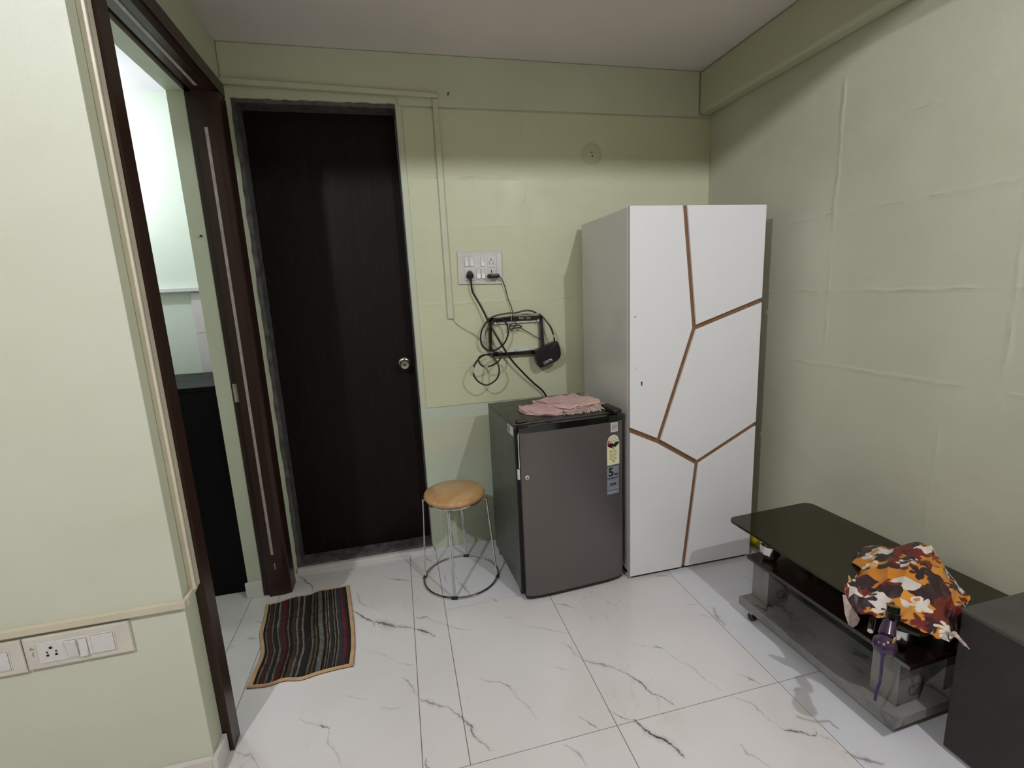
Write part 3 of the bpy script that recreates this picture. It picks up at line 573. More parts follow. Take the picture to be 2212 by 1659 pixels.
# ---- door_1: dark door in the back wall, granite lined
d1 = thing('door_1', (-.28, YB, 0), kind='structure')
rr_ = random.Random(3)
def rough_bar(pts0, pts1, n, jit):
    """bar between two rectangles of 4 points, front edge a little chipped"""
    bm = bmesh.new(); rings = []
    for i in range(n+1):
        t = i/n; ring = []
        for k in range(4):
            p = Vector(pts0[k]).lerp(Vector(pts1[k]), t)
            j = Vector(jit[k])*rr_.uniform(-1, 1) if 0 < i < n else Vector((0, 0, 0))
            ring.append(bm.verts.new(p+j))
        rings.append(ring)
    for a, b in zip(rings, rings[1:]):
        for k in range(4): bm.faces.new((a[k], a[(k+1) % 4], b[(k+1) % 4], b[k]))
    bm.faces.new(rings[0][::-1]); bm.faces.new(rings[-1])
    return bm
L0, L1, H1 = -.648, .086, 2.443
yf, yk = YB-.004, YB+.135
build('jamb', rough_bar([(DX0, yf, 0), (L0, yf, 0), (L0, yk, 0), (DX0, yk, 0)], [(DX0, yf, DZ1), (L0, yf, DZ1), (L0, yk, DZ1), (DX0, yk, DZ1)], 60, [(.003, .001, 0), (.0015, 0, 0), (0, 0, 0), (0, 0, 0)]), M['stone'], d1)
build('jamb', rough_bar([(L1, yf, 0), (DX1, yf, 0), (DX1, yk, 0), (L1, yk, 0)], [(L1, yf, DZ1), (DX1, yf, DZ1), (DX1, yk, DZ1), (L1, yk, DZ1)], 60, [(.0008, 0, 0), (0, 0, 0), (0, 0, 0), (0, 0, 0)]), M['stone'], d1)
build('head', rough_bar([(L0, yf, H1), (L0, yf, DZ1), (L0, yk, DZ1), (L0, yk, H1)], [(L1, yf, H1), (L1, yf, DZ1), (L1, yk, DZ1), (L1, yk, H1)], 30, [(0, 0, .0015), (0, .001, .004), (0, 0, 0), (0, 0, 0)]), M['stone'], d1)
build('sill', rough_bar([(L0, yf, 0), (L0, yf, .036), (L0, yk, .036), (L0, yk, 0)], [(L1, yf, 0), (L1, yf, .036), (L1, yk, .036), (L1, yk, 0)], 40, [(0, 0, 0), (0, .002, .002), (0, 0, 0), (0, 0, 0)]), M['stone'], d1)
leaf = build('door_leaf', bx(L0+.003, L1-.003, YB+.096, YB+.128, .042, H1-.004, b=.002), M['door'], d1)
kx, kz = .023, 1.127
bm = bmesh.new(); lathe(bm, [(.034, 0), (.034, .004), (.028, .009), (.012, .012), (.011, .035), (.022, .042), (.029, .055), (.029, .066), (.022, .074), (0, .076)], (kx, YB+.0955, kz), 28, 'y')
kn = build('door_knob', bm, M['steel'], d1, smooth=True, label='round brushed steel knob with keyhole')
bm = bmesh.new(); lathe(bm, [(.007, 0), (.007, .002), (0, .002)], (kx, YB+.0195, kz), 12, 'y'); build('keyhole', bm, M['hole'], kn)
bm = bmesh.new(); box(bm, L0-.02, L1+.01, YB-.034, YB-.0045, 0, .024, b=.003); struct('trim_4', bm, M['skirt'])   # pale threshold strip

# ---- door_2: polished brown frame of the kitchen doorway
d2 = thing('door_2', (-.73, 2.06, 0), kind='structure')
FX0, FX1 = -.80, -.662
# far jamb: rebate + face + architrave
bm = bmesh.new()
prof = [(-.80, 2.515), (-.768, 2.515), (-.768, 2.492), (-.690, 2.492), (-.686, 2.496), (-.666, 2.500), (FX1, 2.508), (FX1, 2.598), (-.70, 2.598), (-.70, 2.579), (-.80, 2.579)]
prism(bm, [(a, b, 0) for a, b in prof], (0, 0, 2.4115))
build('jamb', bm, M['brown'], d2)
prof = [(-.80, 1.602), (-.80, 1.625), (-.768, 1.625), (-.768, 1.648), (-.69, 1.648), (-.672, 1.645), (-.672, 1.582), (-.6999, 1.582), (-.6999, 1.602)]
bm = bmesh.new(); prism(bm, [(a, b, 0) for a, b in prof], (0, 0, 2.4115)); build('jamb', bm, M['brown'], d2)
prof = [(-.80, 2.436), (-.768, 2.436), (-.768, 2.412), (-.69, 2.412), (-.668, 2.416), (FX1, 2.422), (FX1, 2.476), (-.6999, 2.476), (-.6999, 2.469), (-.80, 2.469)]
bm = bmesh.new(); prism(bm, [(a, 1.582, b) for a, b in prof], (0, 1.015, 0)); build('lintel', bm, M['brown'], d2)
bm = bmesh.new(); box(bm, -.734, -.721, 2.4895, 2.4925, .233, 2.265, b=.001); build('seal_strip', bm, M['seal'], d2, label='worn pale metal strip down the far jamb')
bm = bmesh.new(); box(bm, -.734, -.721, 1.70, 2.44, 2.4095, 2.4125, b=.001); build('seal_strip', bm, M['seal'], d2)
bm = bmesh.new(); box(bm, -.734, -.721, 1.6475, 1.6505, .233, 2.265, b=.001); build('seal_strip', bm, M['seal'], d2)
sp = build('strike_plate', bx(-.793, -.771, 2.509, 2.5155, 1.04, 1.13, b=.0015), M['seal'], d2, label='small worn metal strike plate')
build('screw_patch', bx(-.726, -.721, 2.4905, 2.4925, .15, .185), M['seal'], d2)

# ---------------------------------------------------------------- lamps (behind the cross beam, out of frame)
def glow(name, loc, watt, rgb, parent=None, rad=.03):
    ld = bpy.data.lights.new(name, 'POINT'); ld.energy = watt; ld.color = srgb(rgb)[:3]; ld.shadow_soft_size = rad
    o = bpy.data.objects.new(name, ld); COL.objects.link(o); o.location = loc; return o
def lamp(x, y, z, mat, label, watt):
    glow('lamp_light', (x, y, z-.068), watt, (248, 249, 255))
    t = thing('ceiling_lamp', (x, y, ZH), label=label, cat='lamp', group='round LED lamps under the ceiling')
    bm = bmesh.new(); lathe(bm, [(.045, ZH-.0005), (.045, ZH-.02), (.022, ZH-.03), (.018, z+.03)], (x, y, 0), 20)
    build('lamp_holder', bm, M['white'], t, smooth=True)
    bm = bmesh.new(); lathe(bm, [(0, z-.034), (.018, z-.030), (.031, z-.014), (.034, z), (.030, z+.016), (.018, z+.0298)], (x, y, 0), 16)
    build('bulb', bm, mat, t, smooth=True)
lamp(1.41, -.40, 3.00, M['bulb'], 'small round LED lamp under the ceiling, right of the camera', LAMP_A)
lamp(-1.25, -.40, 3.00, M['bulb'], 'small round LED lamp under the ceiling, left of the camera', LAMP_B)
glow('lamp_light', (-1.75, 2.90, 2.3), LAMP_K, (240, 250, 250))
t = thing('kitchen_lamp', (-1.75, 3.05, 2.3), label='small bright lamp on the kitchen wall behind the doorway', cat='lamp')
bm = bmesh.new(); lathe(bm, [(0, 2.24), (.03, 2.25), (.045, 2.30), (.03, 2.35), (0, 2.36)], (-1.75, 3.05, 0), 16); build('bulb', bm, M['kbulb'], t, smooth=True)
build('lamp_arm', bx(-1.765, -1.735, 3.08, 3.2995, 2.29, 2.31), M['white'], t)
# ================================================================ THINGS
# ---- white cabinet with walnut grooves
CY = 2.07
t = thing('storage_cabinet', (1.424, 2.36, 0), label='tall glossy white cabinet with brown diagonal grooves across its doors', cat='cabinet')
CX0, CX1, CZ1 = 1.064, 1.778, 1.854
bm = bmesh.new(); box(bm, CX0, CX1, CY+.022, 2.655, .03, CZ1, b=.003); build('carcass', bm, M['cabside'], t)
bm = bmesh.new(); box(bm, CX0+.012, CX1-.012, CY+.012, 2.64, .0005, .0298); build('plinth', bm, M['plinth'], t)
bm = bmesh.new(); box(bm, CX0-.004, CX1, CY+.0078, CY+.0215, .018, CZ1+.001); build('door_core', bm, M['cabwhite'], t)
bm = bmesh.new(); box(bm, CX0-.0035, CX1-.0005, CY+.004, CY+.0075, .018, CZ1+.002); build('door_backing', bm, M['groove'], t, label='walnut brown board showing in the grooves')
c = D['cab']
def P2(k): return Vector((c[k][0], c[k][1]))
X0, X1, Z0, Z1 = CX0-.004, CX1, .020, CZ1+.001
J0 = Vector((c['J0'][0], Z1)); J1, J5, J3 = P2('J1'), P2('J5'), P2('J3'); J2 = Vector((X1, c['J2'][1])); J4 = Vector((X0, c['J4'][1])); J6 = Vector((X1, c['J6'][1])); J7 = Vector((c['J7'][0], Z0))
def inset(poly, cut, g=.0112):
    """shift the edges flagged in cut inwards by g"""
    n = len(poly); area = sum(poly[i].x*poly[(i+1) % n].y-poly[(i+1) % n].x*poly[i].y for i in range(n))
    if area < 0: poly = poly[::-1]; cut = [cut[(n-2-i) % n] for i in range(n)]
    lines = []
    for i in range(n):
        a, b = poly[i], poly[(i+1) % n]; d = (b-a).normalized(); nn = Vector((-d.y, d.x))
        o = a + nn*(g if cut[i] else 0); lines.append((o, d))
    out = []
    for i in range(n):
        (o1, d1_), (o2, d2_) = lines[i-1], lines[i]
        den = d1_.x*d2_.y-d1_.y*d2_.x
        k = ((o2-o1).x*d2_.y-(o2-o1).y*d2_.x)/den if abs(den) > 1e-6 else 0
        out.append(o1+d1_*k if abs(den) > 1e-6 else o2)
    return out
TLc, TRc, BLc, BRc = Vector((X0, Z1)), Vector((X1, Z1)), Vector((X0, Z0)), Vector((X1, Z0))
panels = [([J4, J3, J1, J0, TLc], [1, 1, 1, 0, 0]), ([J0, J1, J2, TRc], [1, 1, 0, 0]), ([J1, J3, J5, J6, J2], [1, 1, 1, 0, 1]),
          ([J4, BLc, J7, J5, J3], [0, 0, 1, 1, 1]), ([J5, J7, BRc, J6], [1, 0, 0, 1])]
for poly, cut in panels:
    q = inset([p.copy() for p in poly], cut)
    bm = bmesh.new(); prism(bm, [(p.x, CY-.009, p.y) for p in q], (0, .0125, 0), b=.0022)
    build('door_panel', bm, M['cabwhite'], t)
for (x, z), r_ in zip(c['holes'][:2], (.0035, .0025)):
    bm = bmesh.new(); lathe(bm, [(r_, 0), (r_, .0015), (0, .0015)], (x, CY-.0092, z), 10, 'y'); build('screw_hole', bm, M['print_grey'], t)
x, z = c['holes'][2]
bm = bmesh.new(); prism(bm, [(x-.004, CY-.0105, z+.009), (x+.004, CY-.0105, z+.009), (x+.0025, CY-.0105, z-.01), (x-.001, CY-.0105, z-.012)], (0, .0012, 0)); build('keyhole', bm, M['hole'], t)

# ---- small refrigerator, turned a few degrees
th = math.radians(3.4)
fr = thing('refrigerator', (.482, 2.03, 0), th, label='small dark steel single door refrigerator with a towel on top, left of the white cabinet', cat='refrigerator')
FW, FD, FH = .546, .525, .900
B = lambda name, bm, mat, **k: build(name, bm, mat, fr, world=False, **k)
bm = bmesh.new(); box(bm, 0, FW, .052, FD, .045, FH-.012, b=.004); B('body', bm, M['fridge_side'])
bm = bmesh.new(); box(bm, -.001, FW+.001, .046, FD+.002, FH-.0118, FH, b=.003); B('top_panel', bm, M['fridge_top'])
def bulge(x, a=.023, w=FW):   # plan outline of the curved door front
    s = (x-(a+w)/2)/((w-a)/2); return .022-.015*(1-abs(s)**5)
def door_outline(a, w, y1, n=22, lip=0.0):
    pts = [(a, y1)]
    for i in range(n+1):
        x = a+(w-a)*i/n; pts.append((x, bulge(x, a, w)-lip))
    pts.append((w, y1)); return pts
a = .020
bm = bmesh.new(); prism(bm, [(x, y, .028) for x, y in door_outline(a, FW+.002, .044)], (0, 0, FH-.038-.028), b=.004); B('door', bm, M['fridge_door'], smooth=True)
bm = bmesh.new(); prism(bm, [(x, y, FH-.0378) for x, y in door_outline(a-.004, FW+.003, .044, lip=.002)], (0, 0, .032), b=.006, seg=3); cap = B('door_cap', bm, M['blackgloss'], smooth=True, label='glossy black curved cap along the top of the door')
bm = bmesh.new(); prism(bm, [(x, y, .016) for x, y in door_outline(a-.001, FW+.001, .042, lip=-.003)], (0, 0, .012), b=.002); B('door_bottom_cap', bm, M['black'])
bm = bmesh.new(); box(bm, .004, FW-.002, .0445, .0515, .03, FH-.02, b=.001); B('gasket', bm, M['rubber'])
bm = bmesh.new(); tube(bm, [(.0155, .030, .69), (.0155, .030, .85), (.019, .026, .862)], .0022, 6); B('door_seal_edge', bm, M['print_white'], label='thin pale seal line on the left door edge')
bm = bmesh.new(); box(bm, .006, .017, .028, .043, .635, .685, b=.002); B('latch', bm, M['offwhite'])
bm = bmesh.new(); box(bm, FW-.052, FW-.006, .005, .145, FH+.0005, FH+.021, b=.007, seg=3); B('hinge_cover', bm, M['black'], smooth=True)
bm = bmesh.new(); box(bm, .02, .07, .048, .085, FH+.0005, FH+.012, b=.004); B('top_corner_block', bm, M['black'])
bm = bmesh.new(); bm_y = bulge(.045)
lathe(bm, [(.010, 0), (.010, .004), (.007, .006), (.004, .006), (.004, .003), (0, .003)], (.046, bulge(.046)-.002, .647), 20, 'y'); 
lk = B('door_lock', bm, M['offwhite'], smooth=True, keep=True, label='round pale ring lock')
bm = bmesh.new(); lathe(bm, [(.0035, 0), (.0035, .001), (0, .001)], (.046, bulge(.046)-.0065, .647), 10, 'y'); build('lock_hole', bm, M['hole'], lk, world=False, keep=True)
bm.free() if False else None
# feet
for (x, y) in ((.012, .10), (.012, FD-.03)):
    bm = bmesh.new(); prism(bm, [(x, y-.022, .044), (x, y+.022, .044), (x, y+.016, 0.0005), (x, y-.012, .0005)], (.035, 0, 0), b=.003); B('foot', bm, M['black'])
bm = bmesh.new(); lathe(bm, [(.016, .0005), (.018, .006), (.012, .012), (.010, .044)], (FW-.035, .075, 0), 16); B('foot', bm, M['offwhite'], smooth=True, label='white plastic front foot')
bm = bmesh.new(); lathe(bm, [(.016, .0005), (.018, .006), (.012, .012), (.010, .044)], (FW-.035, FD-.06, 0), 16); B('foot', bm, M['black'], smooth=True)
# stickers
fx = D['fr']
def decal(x0, x1, z0, z1, mat, name, parent=fr, off=.0012, th_=.0006, curve=None, **k):
    """a thin label following the curved door"""
    bm = bmesh.new(); n = 8; A = []; Bq = []
    for i in range(n+1):
        x = x0+(x1-x0)*i/n; y = bulge(x)-off
        zt = z1 if curve is None else z1-curve*(1-math.sqrt(max(0, 1-((i/n-.5)*2)**2)))
        A.append(((x, y, z0), (x, y, zt)))
    f1 = [bm.verts.new(p[0]) for p in A]; f2 = [bm.verts.new(p[1]) for p in A]
    b1 = [bm.verts.new((p[0][0], p[0][1]+th_, p[0][2])) for p in A]; b2 = [bm.verts.new((p[1][0], p[1][1]+th_, p[1][2])) for p in A]
    for i in range(n):
        bm.faces.new((f1[i], f1[i+1], f2[i+1], f2[i])); bm.faces.new((b1[i+1], b1[i], b2[i], b2[i+1]))
        bm.faces.new((f2[i], f2[i+1], b2[i+1], b2[i])); bm.faces.new((f1[i+1], f1[i], b1[i], b1[i+1]))
    bm.faces.new((f1[0], f2[0], b2[0], b1[0])); bm.faces.new((f1[-1], b1[-1], b2[-1], f2[-1]))
    pm = build(name, bm, mat, parent, world=False, keep=True, **k) if parent is fr else None
    return pm
def on_label(bm_or, parent, mat, name, **k):
    return build(name, bm_or, mat, parent, world=False, keep=True, **k)
def warp(bm):
    for v_ in bm.verts: v_.co.y += bulge(v_.co.x)
    return bm
def Lbx(x0, x1, z0, z1, off):   # small print on a label, geometry in fridge space
    bm = bmesh.new()
    n = 6; pts = [(x0+(x1-x0)*i/n, -off, z0) for i in range(n+1)]+[(x1-(x1-x0)*i/n, -off, z1) for i in range(n+1)]
    prism(bm, pts, (0, .0004, 0)); return warp(bm)
def Ltext(body, x, z, size, off, sq=1.0):
    R_ = Matrix.Rotation(PI/2, 4, 'X') @ Matrix.Diagonal((sq, 1, 1, 1))
    return warp(text_bm(body, size, Matrix.Translation((x, -off, z)) @ R_, .0003))
# badge
b0, b1 = fx['badgeTL'], fx['badgeBR']
bd = decal(.479, .519, .811, .857, M['label_silver'], 'badge', label='small square silver badge with a red squiggle', off=.004, th_=.003)
bd.data.materials[0] = M['white']
on_label(Lbx(.4825, .5155, .818, .8530, .0046), bd, M['badge_face'], 'badge_face')
bm = bmesh.new(); pts = [(.487, .829), (.490, .836), (.494, .839), (.497, .836), (.500, .840), (.504, .837), (.508, .840), (.513, .839)]
tube(bm, [(x, bulge(x)-.0052, z) for x, z in smoothpath([(a_, b_, 0) for a_, b_ in pts], 3) for x, z in [(x, z)]] if False else [(p.x, bulge(p.x)-.0052, p.y) for p in smoothpath([(a_, b_, 0) for a_, b_ in pts], 3)], .0009, 5)
on_label(bm, bd, M['label_red'], 'badge_squiggle')
# energy label
el = decal(.458, .530, .642, .795, M['white'], 'energy_label', curve=.036, label='arched energy rating label, white top and cream lower part')
on_label(Lbx(.462, .526, .648, .741, .0016), el, M['label_cream'], 'label_field')
bm = bmesh.new(); y_ = -.0024
prism(bm, [(.461, y_, .752), (.527, y_, .758), (.527, y_, .749), (.508, y_, .733), (.480, y_, .730), (.461, y_, .742)], (0, .0004, 0)); on_label(warp(bm), el, M['print_black'], 'label_band')
bm = bmesh.new(); pts = [(.494+.014*math.cos(a_), y_, .758+.012*math.sin(a_)) for a_ in [PI*k/10 for k in range(11)]]; prism(bm, pts, (0, .0004, 0)); on_label(warp(bm), el, M['label_yellow'], 'label_sun')
bm = bmesh.new(); prism(bm, [(.4605, y_-.0006, .748), (.476, y_-.0006, .753), (.478, y_-.0006, .762), (.469, y_-.0006, .772), (.4615, y_-.0006, .764)], (0, .0004, 0)); on_label(warp(bm), el, M['label_red'], 'label_star_field')
on_label(Ltext('★', .470, .760, .014, .0030), el, M['print_white'], 'label_star') if False else None
bm = bmesh.new(); pts = [(.4695+(.0055 if k % 2 == 0 else .0024)*math.sin(2*PI*k/10), y_-.0012, .7605+(.0055 if k % 2 == 0 else .0024)*math.cos(2*PI*k/10)) for k in range(10)]; prism(bm, pts, (0, .0004, 0)); on_label(warp(bm), el, M['print_white'], 'label_star')
for k in range(4):
    a_ = math.radians(125-33*k)
    bm = bmesh.new(); cx_, cz_ = .494+.026*math.cos(a_), .757+.026*math.sin(a_)
    prism(bm, [(cx_+(.0045 if j % 2 == 0 else .002)*math.sin(2*PI*j/10), y_, cz_+(.0045 if j % 2 == 0 else .002)*math.cos(2*PI*j/10)) for j in range(10)], (0, .0003, 0)); on_label(warp(bm), el, M['label_silver'], 'label_star_outline')
bm = bmesh.new(); lathe(bm, [(.0075, 0), (.0075, .0005), (0, .0005)], (.494, y_-.0004, .729), 18, 'y'); on_label(warp(bm), el, M['white'], 'label_disc')
bm = bmesh.new(); prism(bm, [(.4915, y_-.0012, .7235), (.4945, y_-.0012, .7235), (.4965, y_-.0012, .7345), (.493, y_-.0012, .7345)], (0, .0003, 0)); on_label(warp(bm), el, M['print_black'], 'label_mark')
for (x0, x1, z, h) in ((.472, .488, .711, .003), (.495, .513, .711, .003), (.468, .520, .7025, .0008)):
    on_label(Lbx(x0, x1, z, z+h, .0022), el, M['print_black'], 'label_print')
bm = bmesh.new()
for k in range(5):
    for (x0, w) in ((.472, .014+.002*(k % 3)), (.494, .010+.006*((k+1) % 3))):
        z = .696-.0062*k; ya = -.0024
        prism(bm, [(x0, ya, z), (x0+w, ya, z), (x0+w, ya, z+.0022), (x0, ya, z+.0022)], (0, .0003, 0))
on_label(warp(bm), el, M['print_grey'], 'label_small_print')
bm = bmesh.new(); box(bm, .4895, .4985, y_, y_, .6555, .6665); on_label(warp(bm), el, M['print_black'], 'label_mark')
bm = bmesh.new(); box(bm, .4915, .4965, y_-.0004, y_, .6575, .6625); on_label(warp(bm), el, M['label_cream'], 'label_mark')
# warranty label
wl = decal(.457, .526, .490, .635, M['label_silver'], 'warranty_label', label='silver warranty sticker with a large black 5')
on_label(Ltext('5', .479, .604, .060, .0018), wl, M['print_black'], 'printed_number')
on_label(Ltext('Year', .507, .592, .017, .0018), wl, M['print_black'], 'printed_text')
on_label(Ltext('WARRANTY', .490, .573, .0115, .0018), wl, M['print_black'], 'printed_text')
on_label(Ltext('100%', .490, .541, .019, .0018), wl, M['print_black'], 'printed_text')
on_label(Lbx(.463, .518, .562, .5632, .0018), wl, M['print_grey'], 'printed_line')
on_label(Lbx(.472, .510, .530, .5315, .0018), wl, M['print_grey'], 'printed_line')
on_label(Lbx(.459, .524, .509, .5105, .0018), wl, M['print_black'], 'printed_line')
on_label(Lbx(.463, .516, .500, .5012, .0018), wl, M['print_white'], 'printed_line')
bm = bmesh.new(); box(bm, -.0008, -.0002, .055, .142, .842, FH-.016)
for v in bm.verts: pass
sd = B('side_label', bm, M['white'], keep=True, label='small white sticker on the left side')
build('side_print', bx(-.0014, -.0009, .105, .13, .848, .876), M['print_grey'], sd, world=False, keep=True)
for e_ in (sd,):
    pass

# ---- pink towel on the refrigerator
def cloth_slab(outline, z0, h, seed, nr=5):
    """soft folded cloth: outline polygon (x,y), domed and rumpled"""
    rnd = random.Random(seed); bm = bmesh.new(); n = len(outline)
    cx = sum(p[0] for p in outline)/n; cy = sum(p[1] for p in outline)/n
    pts = smoothpath([(p[0], p[1], 0) for p in outline]+[(outline[0][0], outline[0][1], 0)], 7)[:-1]
    N = len(pts); rings = []
    lv = [(1.0, .0), (1.015, .25), (1.01, .6), (.985, .85), (.94, .98), (.8, 1.0), (.6, 1.0), (.4, 1.0), (.2, 1.0)]
    for sc, hh in lv:
        ring = []
        for k, p in enumerate(pts):
            x = cx+(p.x-cx)*sc; y = cy+(p.y-cy)*sc
            nz = mnoise.noise(Vector((x*16+seed, y*16, hh)))*.3+mnoise.noise(Vector((x*45, y*45+seed, 0)))*.12
            z = z0+h*hh*(1+nz*(1.2 if hh > .5 else .4))
            ring.append(bm.verts.new((x+mnoise.noise(Vector((x*40, y*40, 3)))*.003, y+mnoise.noise(Vector((x*40, y*40, 9)))*.003, max(z, z0))))
        rings.append(ring)
    top = bm.verts.new((cx, cy, z0+h))
    for A, Bq in zip(rings, rings[1:]):
        for k in range(N): bm.faces.new((A[k], A[(k+1) % N], Bq[(k+1) % N], Bq[k]))
    for k in range(N): bm.faces.new((rings[-1][k], rings[-1][(k+1) % N], top))
    bm.faces.new(rings[0][::-1])
    return bm
TZ = FH+.001
tw = thing('towel', (.78, 2.28, TZ), label='pink folded towel with pale fringe lying on top of the refrigerator', cat='towel')
left = [(.575, 2.350), (.570, 2.285), (.600, 2.215), (.655, 2.165), (.735, 2.150), (.760, 2.21), (.75, 2.30), (.70, 2.37), (.62, 2.375)]
right = [(.665, 2.385), (.69, 2.30), (.755, 2.185), (.83, 2.165), (.90, 2.19), (.965, 2.205), (.975, 2.27), (.955, 2.36), (.915, 2.44), (.80, 2.43)]
def layers(outline, z0, n, h, seed):
    rn = random.Random(seed); out = bmesh.new()
    for i in range(n):
        o2 = [(p[0]+rn.uniform(-.007, .007), p[1]+rn.uniform(-.007, .007)) for p in outline]
        b_ = cloth_slab(o2, z0+i*h*.92, h, seed+i); me_ = bpy.data.meshes.new('t'); b_.to_mesh(me_); b_.free(); out.from_mesh(me_); bpy.data.meshes.remove(me_)
    for v_ in out.verts:
        p = v_.co; k_ = max(0, (p.z-z0)/(n*h))
        v_.co.z += k_*(.010*mnoise.noise(Vector((p.x*26, p.y*12, seed)))+.008*abs(mnoise.noise(Vector((p.x*50, p.y*22, seed+3)))))
        v_.co.z = max(v_.co.z, z0)
    return out
build('left_fold', layers(left, TZ, 3, .0062, 4), M['towel'], tw, smooth=True)
build('right_fold', layers(right, TZ, 4, .0088, 11), M['towel'], tw, smooth=True)
# rolled edge at the left end and the loose edge across the middle
bm = bmesh.new(); tube(bm, smoothpath([(.580, 2.335, TZ+.021), (.568, 2.30, TZ+.024), (.575, 2.255, TZ+.018), (.60, 2.215, TZ+.008), (.628, 2.188, TZ+.006)], 6), .004, 8); build('hem', bm, M['fringe'], tw, smooth=True, label='pale stitched hem of the towel')
bm = bmesh.new(); tube(bm, smoothpath([(.672, 2.375, TZ+.030), (.685, 2.31, TZ+.036), (.72, 2.265, TZ+.033), (.765, 2.23, TZ+.036), (.79, 2.185, TZ+.024), (.79, 2.16, TZ+.012)], 6), .0022, 6); build('fold_edge', bm, M['print_grey'], tw, smooth=True)
bm = bmesh.new(); rnd = random.Random(5)
for k in range(230):
    s = k/229; x = .755+s*.235; y = 2.172+s*.03+max(0, s-.8)*.35+rnd.uniform(-.004, .006)
    d_ = Vector((rnd.uniform(-.5, .7), -1, 0)).normalized()*rnd.uniform(.025, .06)
    p0 = Vector((x, y, TZ+.012+rnd.uniform(0, .006))); p2 = p0+d_; p2.z = TZ+.0015+rnd.uniform(0, .003)
    p1 = (p0+p2)/2+Vector((rnd.uniform(-.012, .012), rnd.uniform(-.005, .005), rnd.uniform(-.002, .006)))
    tube(bm, smoothpath([p0, p1, p2], 3), .0013, 4)
build('fringe', bm, M['fringe'], tw, kind='stuff', label='pale tangled fringe threads')

# ---- stool
st = thing('stool', (.22, 2.365, 0), label='round wooden stool on thin chrome legs left of the refrigerator', cat='stool')
SZ = .505; sc_ = (.212, 2.352)
bm = bmesh.new(); lathe(bm, [(0, SZ-.034), (.140, SZ-.034), (.154, SZ-.026), (.158, SZ-.014), (.154, SZ-.004), (.146, SZ), (0, SZ)], (sc_[0], sc_[1], 0), 56)
build('seat', bm, M['wood_seat'], st, smooth=True)
bm = bmesh.new(); torus(bm, .143, .0055, (sc_[0], sc_[1], SZ-.0400)); build('seat_ring', bm, M['chrome'], st, smooth=True)
rc = (.2185, 2.366); RR = .197
bm = bmesh.new(); torus(bm, RR, .0062, (rc[0], rc[1], .0085), 64); build('base_ring', bm, M['chrome'], st, smooth=True)
for deg in (166, 252.5, 340.5, 74):
    a_ = math.radians(deg); dr = Vector((math.cos(a_), math.sin(a_), 0)); tn = Vector((-dr.y, dr.x, 0))
    S0 = Vector((sc_[0], sc_[1], 0)); R0 = Vector((rc[0], rc[1], 0))
    for s in (-1, 1):     # each leg is a doubled rod
        pts = [S0+dr*.141+tn*.004*s+Vector((0, 0, SZ-.046)), S0+dr*.160+tn*.004*s+Vector((0, 0, SZ-.045)), S0+dr*.167+tn*.004*s+Vector((0, 0, SZ-.052)),
               S0+dr*.169+tn*.004*s+Vector((0, 0, SZ-.075)), R0+dr*(RR-.004)+tn*.004*s+Vector((0, 0, .05)), R0+dr*(RR-.001)+tn*.008*s+Vector((0, 0, .014))]
        bm = bmesh.new(); tube(bm, smoothpath(pts, 4), .0036, 8); build('leg', bm, M['chrome'], st, smooth=True)
    bm = bmesh.new(); p = R0+dr*RR
    tube(bm, [p-tn*.016+Vector((0, 0, .0085)), p-tn*.015+Vector((0, 0, .0085)), p+tn*.015+Vector((0, 0, .0085)), p+tn*.016+Vector((0, 0, .0085))], [.0075, .0082, .0082, .0075], 12)
    build('foot_clip', bm, M['rubber'], st)

# ---- rag mat
mt = thing('floor_mat', (-.53, 2.14, 0), label='striped rag mat with tan cloth border on the marble floor by the brown doorway', cat='mat')
mD = D['mat']
def poly_at(pl, t_):
    P_ = smoothpath([(p[0], p[1], 0) for p in pl], 8); k = t_*(len(P_)-1); i = min(int(k), len(P_)-2); return P_[i].lerp(P_[i+1], k-i)
def mat_pt(u_, v_):   # u left->right, v top->bottom : Coons patch
    T, Bm, Lf, Rt = poly_at(mD['top'], u_), poly_at(mD['bottom'], u_), poly_at(mD['left'], v_), poly_at(mD['right'], v_)
    c00, c10 = Vector((*mD['top'][0], 0)), Vector((*mD['top'][-1], 0)); c01, c11 = Vector((*mD['bottom'][0], 0)), Vector((*mD['bottom'][-1], 0))
    p = T*(1-v_)+Bm*v_+Lf*(1-u_)+Rt*u_-(c00*(1-u_)*(1-v_)+c10*u_*(1-v_)+c01*(1-u_)*v_+c11*u_*v_)
    p.z = .0045+.0035*max(0, mnoise.noise(Vector((u_*3, v_*4, 2))))*(1) ; return p
cols = {'k': (24, 23, 26), 'n': (32, 35, 44), 'r': (96, 28, 34), 'm': (62, 36, 34), 'b': (66, 48, 38), 't': (138, 122, 104), 'g': (98, 98, 92), 'o': (88, 80, 62), 'e': (42, 50, 60), 'd': (46, 30, 33)}
MM = {k: simple('rag_'+k, v, .92, var=.3, vs=70, bump=.8, bs=140) for k, v in cols.items()}
seq = 'k.9 t.5 m1.8 t.5 n1.5 t.8 b1.2 r1.2 d1 t.6 k1 b1.9 t.7 n1.4 t.8 k2.7 d.6 t.6 o.9 d.5 o1 k.9 g2.3 k.6 d.7 t.6 k.5 t.6 n1.7 t.5 k.6 t.5 e1.4 r1 d.8 k.6'.split()
tot = sum(float(s[1:]) for s in seq); uu = .052; W_ = .955-uu
